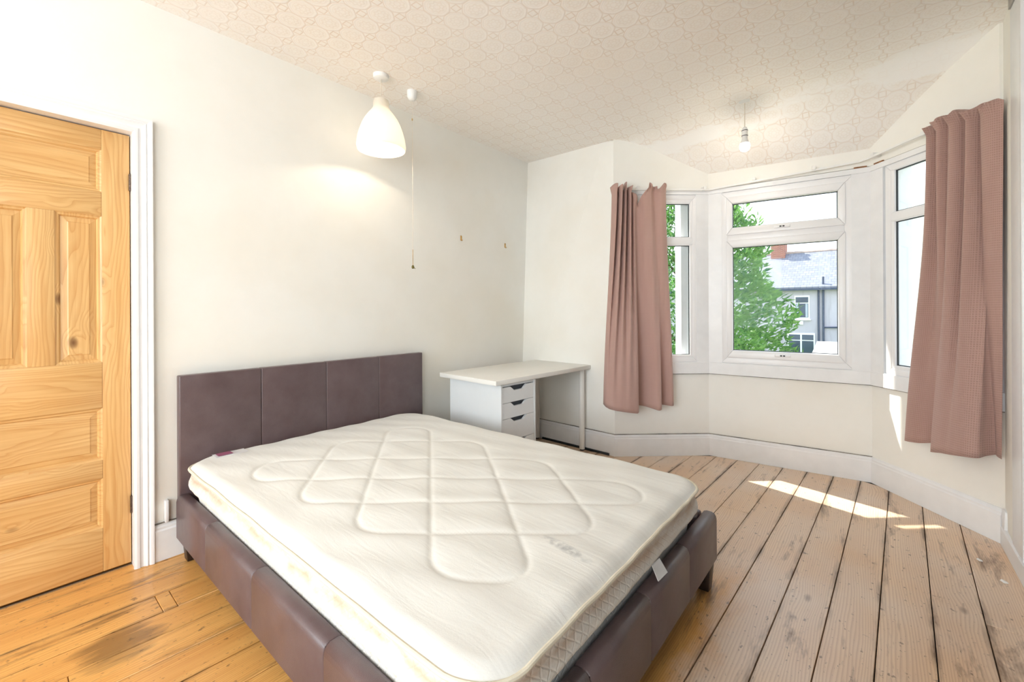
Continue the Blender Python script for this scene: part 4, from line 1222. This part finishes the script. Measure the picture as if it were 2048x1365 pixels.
wpart(ps, MB().lathe([(0, 2.832), (.036, 2.832), (.036, 2.80), (.033, 2.775), (.024, 2.758), (.010, 2.752), (0, 2.752)], c3, 32), 'switch_body', M_PLAST, smooth=True)
wpart(ps, MB().tube([(c3[0], c3[1], 2.755), (c3[0] + .002, c3[1], 2.2), (c3[0], c3[1], 1.585)], .0016, 6), 'cord', M_CORD)
M_KNOT = plain('aged_cord', S(190, 160, 110), 0.8, 0.1, 60)
wpart(ps, MB().lathe([(0, 2.628), (.004, 2.625), (.005, 2.618), (.004, 2.611), (0, 2.608)], c3, 12), 'knot', M_KNOT, smooth=True)
wpart(ps, MB().tube([(c3[0], c3[1], 1.70), (c3[0], c3[1], 1.58)], .0024, 6), 'cord_end', M_KNOT)
M_OLIVE = plain('tarnished_brass', S(110, 100, 50), 0.5, 0.15, 80, Metallic=0.5)
wpart(ps, MB().lathe([(0, 1.592), (.007, 1.586), (.010, 1.577), (.008, 1.567), (0, 1.563)], c3, 14), 'toggle', M_OLIVE, smooth=True)
wpart(ps, MB().tube([(c3[0], c3[1], 1.578), (c3[0] + .012, c3[1] - .012, 1.564)], [.004, .002], 6), 'toggle_tail', M_OLIVE)

# picture hooks on the left wall
for x, lbl in ((2.658, 'small brass picture hook on the wall nearer the lamp'), (3.255, 'small brass picture hook on the wall nearer the corner')):
    h = thing('picture_hook', lbl, 'hook', (x, yw, 1.906), group='brass picture hooks on the left wall')
    MB().box(-.008, .008, -.003, -.0002, -.018, .026).build('plate', M_BRASS, h, bevel=.001, seg=1)
    MB().tube([(0, -.003, -.012), (0, -.012, -.022), (0, -.018, -.018), (0, -.018, -.010)], .0025, 6).build('hook', M_BRASS, h, smooth=True)
    MB().lathe([(0, -.0), (.004, .0), (.004, .004), (0, .005)], (0, 0), 10).xf(Matrix.Translation((0, -.003, .018)) @ Matrix.Rotation(math.pi / 2, 4, 'X')).build('pin', M_BRASS, h)

# ------------------------------------------------------------------ fitted wardrobe at the right edge
wz = thing('sliding_wardrobe', 'white framed sliding mirror wardrobe at the right edge', 'wardrobe', (2.0, -.54, 0))
wpart(wz, MB().box(3.005, 3.232, -.60, -.520, .098, 2.745), 'side_post', M_WHITE, bevel=.006)
wpart(wz, MB().box(2.985, 3.010, -.590, -.512, .098, 2.745), 'door_stop', M_WHITE, bevel=.004)
wpart(wz, MB().box(-.8, 3.05, -.62, -.505, .0985, .112), 'bottom_track', M_WHITE, bevel=.002)
wpart(wz, MB().box(-.8, 3.235, -.62, -.515, 2.747, 2.795), 'top_track', M_METAL, bevel=.002)
for k, (xa, xb, yy_) in enumerate(((2.02, 2.98, -.545), (1.06, 2.05, -.575), (.1, 1.09, -.545), (-.8, .13, -.575))):
    dd = wpart(wz, MB().box(xa + .03, xb - .03, yy_ - .006, yy_ - .002, .145, 2.715), 'mirror_door', M_MIRROR)
    for a, b in ((xa, xa + .032), (xb - .032, xb)):
        MB().box(a, b, yy_ - .012, yy_ + .010, .114, 2.745).build('door_stile', M_WHITE, dd, bevel=.003)
    for a, b in ((.114, .147), (2.713, 2.745)):
        MB().box(xa + .032, xb - .032, yy_ - .012, yy_ + .010, a, b).build('door_rail', M_WHITE, dd, bevel=.003)
wpart(wz, MB().box(-.8, 3.235, -1.2, -1.18, 0, 2.79).box(-.8, 3.0, -1.18, -.63, 0.0, .02), 'back_panel', M_WHITE)
tag(MB().box(XB - .2, 3.6, -1.3, -1.2, 0, ZT).build('wall_wardrobe', M_WALL), 'wall behind the fitted wardrobe', 'wall', kind='structure')
# crumbs by the plinth
for (x, y, s, lb) in ((3.17, -.40, .014, 'small white plaster crumb on the floor near the plinth'), (2.99, -.455, .016, 'white plaster flake against the plinth at the right edge')):
    mb = MB().hexa([(-s, -s * .5, 0), (s, -s * .4, 0), (s * .8, s * .5, 0), (-s * .7, s * .6, 0)], [(-s * .7, -s * .3, s * .5), (s * .8, -s * .3, s * .4), (s * .5, s * .3, s * .6), (-s * .5, s * .3, s * .5)])
    o = mb.build('plaster_crumb', M_DRYPLASTER, bevel=.002); o.location = (x, y, 0.0); o.rotation_euler = (0, 0, .6)
    tag(o, lb, 'debris')

# ------------------------------------------------------------------ outside
GZ = -2.75
M_GRASS = plain('garden_grass', S(96, 124, 62), 0.9, 0.2, 1.5, 0.4, 30)
tag(MB().prism([(4.5, -40), (70, -40), (70, 60), (4.5, 60)], GZ - .2, GZ).build('garden_ground', M_GRASS), 'green garden ground far below the bay windows', 'ground', kind='structure')
HK = 34.0 / 30.0
HX = 34.0
def hz(z): return CAM_H + (z - CAM_H) * HK
def hy(y): return y * HK
def mat_house():
    m, t, o = newmat('grey_pebbledash'); co = objco(t)
    c = mix(t, noise(t, co, 0.8, 5, 0.7), S(178, 172, 184), S(206, 200, 212))
    c = mix(t, ramp(t, noise(t, mapping(t, co, (1, 3, .5)), 1.0, 4), [(0.55, 0.0), (0.75, .5)]), c, S(146, 138, 146))
    princ(t, o, c, 0.95, bump(t, noise(t, co, 40, 3), .3, .02)); return m
def mat_slate():
    m, t, o = newmat('grey_slate_roof'); co = objco(t)
    br = N(t, 'ShaderNodeTexBrick'); L(t, mapping(t, co, (1, 1, 1), rot=(0, 0, math.pi / 2)), br.inputs['Vector'])
    setin(br, Scale=1.0); br.inputs['Brick Width'].default_value = .32; br.inputs['Row Height'].default_value = .24; br.inputs['Mortar Size'].default_value = .012
    br.inputs['Color1'].default_value = S(118, 120, 132); br.inputs['Color2'].default_value = S(134, 134, 144); br.inputs['Mortar'].default_value = S(96, 98, 108)
    princ(t, o, br.outputs['Color'], 0.6); return m
def mat_brick():
    m, t, o = newmat('red_brick'); co = objco(t)
    br = N(t, 'ShaderNodeTexBrick'); L(t, mapping(t, co, (1, 1, 1), rot=(0, math.pi / 2, math.pi / 2)), br.inputs['Vector'])
    setin(br, Scale=1.0); br.inputs['Brick Width'].default_value = .225; br.inputs['Row Height'].default_value = .075; br.inputs['Mortar Size'].default_value = .01
    br.inputs['Color1'].default_value = S(176, 108, 88); br.inputs['Color2'].default_value = S(150, 92, 80); br.inputs['Mortar'].default_value = S(170, 150, 140)
    princ(t, o, br.outputs['Color'], 0.9); return m
M_HOUSE, M_SLATE, M_BRICK = mat_house(), mat_slate(), mat_brick()
M_PIPEB = plain('black_downpipe', S(72, 80, 104), 0.5, 0.1, 5)
M_DGLASS = plain('dark_window_glass', S(70, 84, 104), 0.08, 0.2, 1.0)
M_BLIND = plain('pale_curtain', S(178, 186, 200), 0.8, 0.05, 3)
ho = thing('terraced_house', 'grey rendered terraced house with slate roof across the gardens', 'house', (HX + 2, hy(1), GZ))
eave, ridge = hz(2.40), hz(4.75)
y0h, y1h = hy(-9), hy(14)
wpart(ho, MB().box(HX, HX + 7, y0h, y1h, GZ, eave), 'wall', M_HOUSE)
rfm = MB()
for sgn, xa in ((1, HX - .35), (-1, HX + 7.35)):
    xm = HX + 3.5
    b = [(xa, y0h - .2, eave - .02), (xa, y1h + .2, eave - .02), (xm, y1h + .2, ridge), (xm, y0h - .2, ridge)]
    rfm.hexa(b, [(p[0], p[1], p[2] + .14) for p in b])
ro = wpart(ho, rfm, 'roof', M_SLATE)
M_RIDGE = plain('ridge_tile', S(180, 160, 152), 0.8, 0.1, 4)
wpart(ho, MB().tube([(HX + 3.5, y0h, ridge + .12), (HX + 3.5, y1h, ridge + .12)], .12, 8), 'ridge_tiles', M_RIDGE)
wpart(ho, MB().box(HX - .42, HX - .28, y0h, y1h, eave - .10, eave + .02), 'gutter', M_PIPEB)
chx = HX + 2.9
wpart(ho, MB().box(chx, chx + 1.1, hy(4.06) * 1.08, hy(4.78) * 1.08, hz(3.4), hz(5.75)), 'chimney', M_BRICK)
wpart(ho, MB().box(chx - .08, chx + 1.18, hy(4.06) * 1.08 - .08, hy(4.78) * 1.08 + .08, hz(5.75), hz(5.95)), 'chimney_cap', M_BRICK)
for k in (0.25, .6):
    yk = hy(4.06) * 1.08 + k * 1.0
    wpart(ho, MB().lathe([(.13, hz(5.95)), (.12, hz(6.35)), (.15, hz(6.42))], (chx + .55, yk), 14), 'chimney_pot', M_BRICK, smooth=True)
def hwin(ya, yb, za, zb, bars, dy=0, low=False):
    ya, yb, za, zb = hy(ya) + dy, hy(yb) + dy, hz(za), hz(zb)
    if ya > yb: ya, yb = yb, ya
    w = wpart(ho, MB().box(HX - .03, HX + .02, ya, yb, za, zb), 'window', M_UPVC)
    cuts = bars
    fr = .075
    zz = [za + fr] + [za + (zb - za) * c for c in cuts] + [zb - fr]
    for a, b in zip(zz[:-1], zz[1:]):
        ys = [(ya + fr, yb - fr)] if not low else [(ya + fr, (ya + yb) / 2 - .05), ((ya + yb) / 2 + .05, yb - fr)]
        for y_a, y_b in ys:
            MB().box(HX - .045, HX - .028, y_a, y_b, a + .03, b - .03).build('pane', M_DGLASS, w)
    if not low:
        for s_ in (0, 1):
            yc = ya + fr + .03 if s_ == 0 else yb - fr - .15
            MB().box(HX - .050, HX - .044, yc, yc + .12, zz[0] + .05, zz[1] - .05).build('window_curtain', M_BLIND, w)
    wpart(ho, MB().box(HX - .12, HX, ya - .06, yb + .06, za - .08, za), 'window_sill', M_UPVC)
for dy in (0, 5.6, -5.6):
    hwin(3.58, 2.84, .66, 2.02, [.68], dy)
    hwin(3.92, 2.60, -1.9, -.15, [.76], dy, True)
    wpart(ho, MB().tube([(HX - .08, hy(2.42) + dy, eave - .1), (HX - .08, hy(2.42) + dy, GZ)], .055, 8), 'drainpipe', M_PIPEB)
wpart(ho, MB().tube([(HX - .12, hy(2.20), hz(3.06)), (HX - .12, hy(2.20), GZ)], .06, 8), 'soil_pipe', M_PIPEB)
wpart(ho, MB().tube([(HX - .12, hy(2.18), hz(.2)), (HX - .12, hy(.9), hz(.23))], .05, 8), 'waste_pipe', M_PIPEB)
wpart(ho, MB().box(HX - .12, HX, hy(3.15), hy(3.33), hz(.34), hz(.55)), 'alarm_box', M_UPVC)
# lean-to in the yards across
M_FELT = plain('pale_lean_to_roof', S(225, 222, 216), 0.8, 0.1, 3)
lt = thing('yard_outbuilding', 'pale roofed outbuilding in the yard before the grey house', 'outbuilding', (29.5, 1.4, GZ))
wpart(lt, MB().box(28, 31, -.6, 2.45, GZ, -1.35), 'wall', M_HOUSE)
wpart(lt, MB().hexa([(27.8, -.8, -1.35), (27.8, 2.6, -1.35), (31.2, 2.6, -.75), (31.2, -.8, -.75)], [(27.8, -.8, -1.27), (27.8, 2.6, -1.27), (31.2, 2.6, -.67), (31.2, -.8, -.67)]), 'roof', M_FELT)
# neighbour's rendered outrigger seen through the right window
M_REND = plain('pale_cream_render', S(226, 224, 208), 0.9, 0.05, 1.2)
ob = thing('rendered_outrigger', 'pale rendered house extension seen through the right window', 'building', (9, -2, GZ))
og = MB()
pg = [(.30, GZ), (.30, 3.9), (-.30, 3.45), (-.62, 2.7), (-4.0, 2.2), (-4.0, GZ)]
k = len(pg)
og.add([(8, y, z) for y, z in pg] + [(10.5, y, z) for y, z in pg], [tuple(range(k)), tuple(range(2 * k - 1, k - 1, -1))] + [(j, (j + 1) % k, k + (j + 1) % k, k + j) for j in range(k)])
wpart(ob, og, 'wall', M_REND)
wpart(ob, MB().hexa([(7.85, -.62, 2.71), (7.85, -4.1, 2.2), (10.6, -4.1, 2.2), (10.6, -.62, 2.71)], [(7.85, -.62, 2.81), (7.85, -4.1, 2.3), (10.6, -4.1, 2.3), (10.6, -.62, 2.81)]), 'roof', M_SLATE)

# tall evergreen shrub in front of the bay
def mat_leaf():
    m, t, o = newmat('glossy_green_leaves'); co = objco(t)
    n = noise(t, co, 2.2, 3); n2 = noise(t, co, 17, 2)
    c = mix(t, ramp(t, n, [(0.35, 0.0), (0.65, 1.0)]), S(48, 104, 66), S(112, 160, 80))
    c = mix(t, ramp(t, n2, [(0.4, 0.0), (0.7, .7)]), c, S(160, 196, 116))
    p = N(t, 'ShaderNodeBsdfPrincipled'); L(t, c, p.inputs['Base Color']); p.inputs['Roughness'].default_value = .38
    tr = N(t, 'ShaderNodeBsdfTranslucent'); L(t, c, tr.inputs[0])
    mx = N(t, 'ShaderNodeMixShader'); mx.inputs[0].default_value = .4
    L(t, p.outputs[0], mx.inputs[1]); L(t, tr.outputs[0], mx.inputs[2]); L(t, mx.outputs[0], o.inputs[0]); return m
M_LEAF = mat_leaf()
M_BARK = plain('brown_bark', S(96, 78, 60), 0.9, 0.2, 12, 0.4, 20)
tcx, tcy = 8.6, 2.80
tr_ = thing('evergreen_tree', 'tall bushy evergreen tree with long leaves outside the bay', 'tree', (tcx, tcy, GZ))
trunk = MB().tube([(tcx, tcy, GZ), (tcx + .05, tcy, -1), (tcx - .03, tcy + .05, 1.0), (tcx, tcy, 3.2)], [.14, .11, .07, .02], 10)
for k in range(26):
    a = random.uniform(0, 6.28); z = random.uniform(-2.0, 2.4); rr = random.uniform(.4, .9)
    trunk.tube([(tcx, tcy, z), (tcx + .5 * rr * math.cos(a), tcy + .5 * rr * math.sin(a), z + .35), (tcx + rr * math.cos(a), tcy + rr * math.sin(a), z + .6)], [.03, .02, .008], 6)
wpart(tr_, trunk, 'trunk', M_BARK, smooth=True)
def crown_r(z):      # radius of the crown by height
    return np.interp(z, [-2.4, -1.0, .4, 1.4, 2.2, 2.8, 3.3, 3.9], [1.2, 1.70, 1.66, 1.50, 1.26, 1.02, .75, .15])
NL = 26000
zz = RNG.uniform(-2.3, 3.85, NL); aa = RNG.uniform(0, 2 * np.pi, NL)
lump = 1 + .10 * np.sin(aa * 5 + zz * 3) + .10 * np.sin(aa * 3 - zz * 5.3) + .05 * np.sin(aa * 11 + zz * 9)
rr = crown_r(zz) * lump * (1 - .45 * RNG.random(NL) ** 2.2)
pos = np.stack([tcx + rr * np.cos(aa), tcy + rr * np.sin(aa), zz], 1)
outd = np.stack([np.cos(aa), np.sin(aa), np.zeros(NL)], 1)
dirv = outd * .8 + RNG.normal(0, .55, (NL, 3)) + np.array([0, 0, .35]); dirv /= np.linalg.norm(dirv, axis=1)[:, None]
# shoots standing out of the top
shoots = [(8.1, 1.66, 2.72, .36), (8.2, 1.50, 2.55, .28), (8.0, 1.80, 2.75, .2), (8.6, 2.2, 3.2, .35), (8.3, 2.5, 3.6, .3), (8.2, 3.2, 3.4, .3), (8.3, 1.40, 2.3, .25)]
sp, sdv = [], []
for (x, y, z, ln) in shoots:
    for k in range(26):
        u = k / 26; a = k * 2.4
        sp.append((x + .02 * math.cos(a), y + .02 * math.sin(a), z - .15 + u * (ln + .15)))
        sdv.append((math.cos(a) * .75, math.sin(a) * .75, .75))
pos = np.concatenate([pos, np.array(sp)]); sdv = np.array(sdv); sdv /= np.linalg.norm(sdv, axis=1)[:, None]
dirv = np.concatenate([dirv, sdv]); NL = len(pos)
side = np.cross(dirv, RNG.normal(0, 1, (NL, 3))); side /= np.linalg.norm(side, axis=1)[:, None]
nrm = np.cross(side, dirv)
ln = RNG.uniform(.10, .17, NL)[:, None]; wd_ = ln * .17
V = np.stack([pos, pos + dirv * ln * .45 + side * wd_ + nrm * .006, pos + dirv * ln - nrm * .012, pos + dirv * ln * .45 - side * wd_ + nrm * .006], 1).reshape(-1, 3)
fm = MB(); fm.v = [tuple(p) for p in V.tolist()]
fm.f = [(4 * k, 4 * k + 1, 4 * k + 2, 4 * k + 3) for k in range(NL)]
for (x, y, z, l_) in shoots: pass
me = bpy.data.meshes.new('foliage'); me.from_pydata(fm.v, [], fm.f); me.materials.append(M_LEAF)
fo = bpy.data.objects.new('foliage', me); COL.objects.link(fo); fo.parent = tr_
fo.matrix_parent_inverse = Matrix.Translation(tr_.location).inverted()
fo['kind'] = 'stuff'

# frames added round the two fill lights behind the camera
rw = thing('window_4', 'white frame added round the fill light in the right wall behind the camera', 'window', ((RX0 + RX1) / 2, -.6, RZ_0), kind='structure')
for a in ((RX0, RX0 + .05, RZ_0, RZ_1), (RX1 - .05, RX1, RZ_0, RZ_1), (RX0, RX1, RZ_0, RZ_0 + .05), (RX0, RX1, RZ_1 - .05, RZ_1), (-2.175, -2.125, RZ_0, RZ_1)):
    wpart(rw, MB().box(a[0], a[1], -.62, -.56, a[2], a[3]), 'frame', M_UPVC, bevel=.004)
rw2 = thing('window_5', 'white frame added round the fill light in the back wall behind the camera', 'window', (XB - .1, 1.15, BZ0), kind='structure')
for a in ((BY0, BY0 + .05, BZ0, BZ1), (BY1 - .05, BY1, BZ0, BZ1), (BY0, BY1, BZ0, BZ0 + .05), (BY0, BY1, BZ1 - .05, BZ1), (1.125, 1.175, BZ0, BZ1)):
    wpart(rw2, MB().box(XB - .12, XB - .06, *a), 'frame', M_UPVC, bevel=.004)
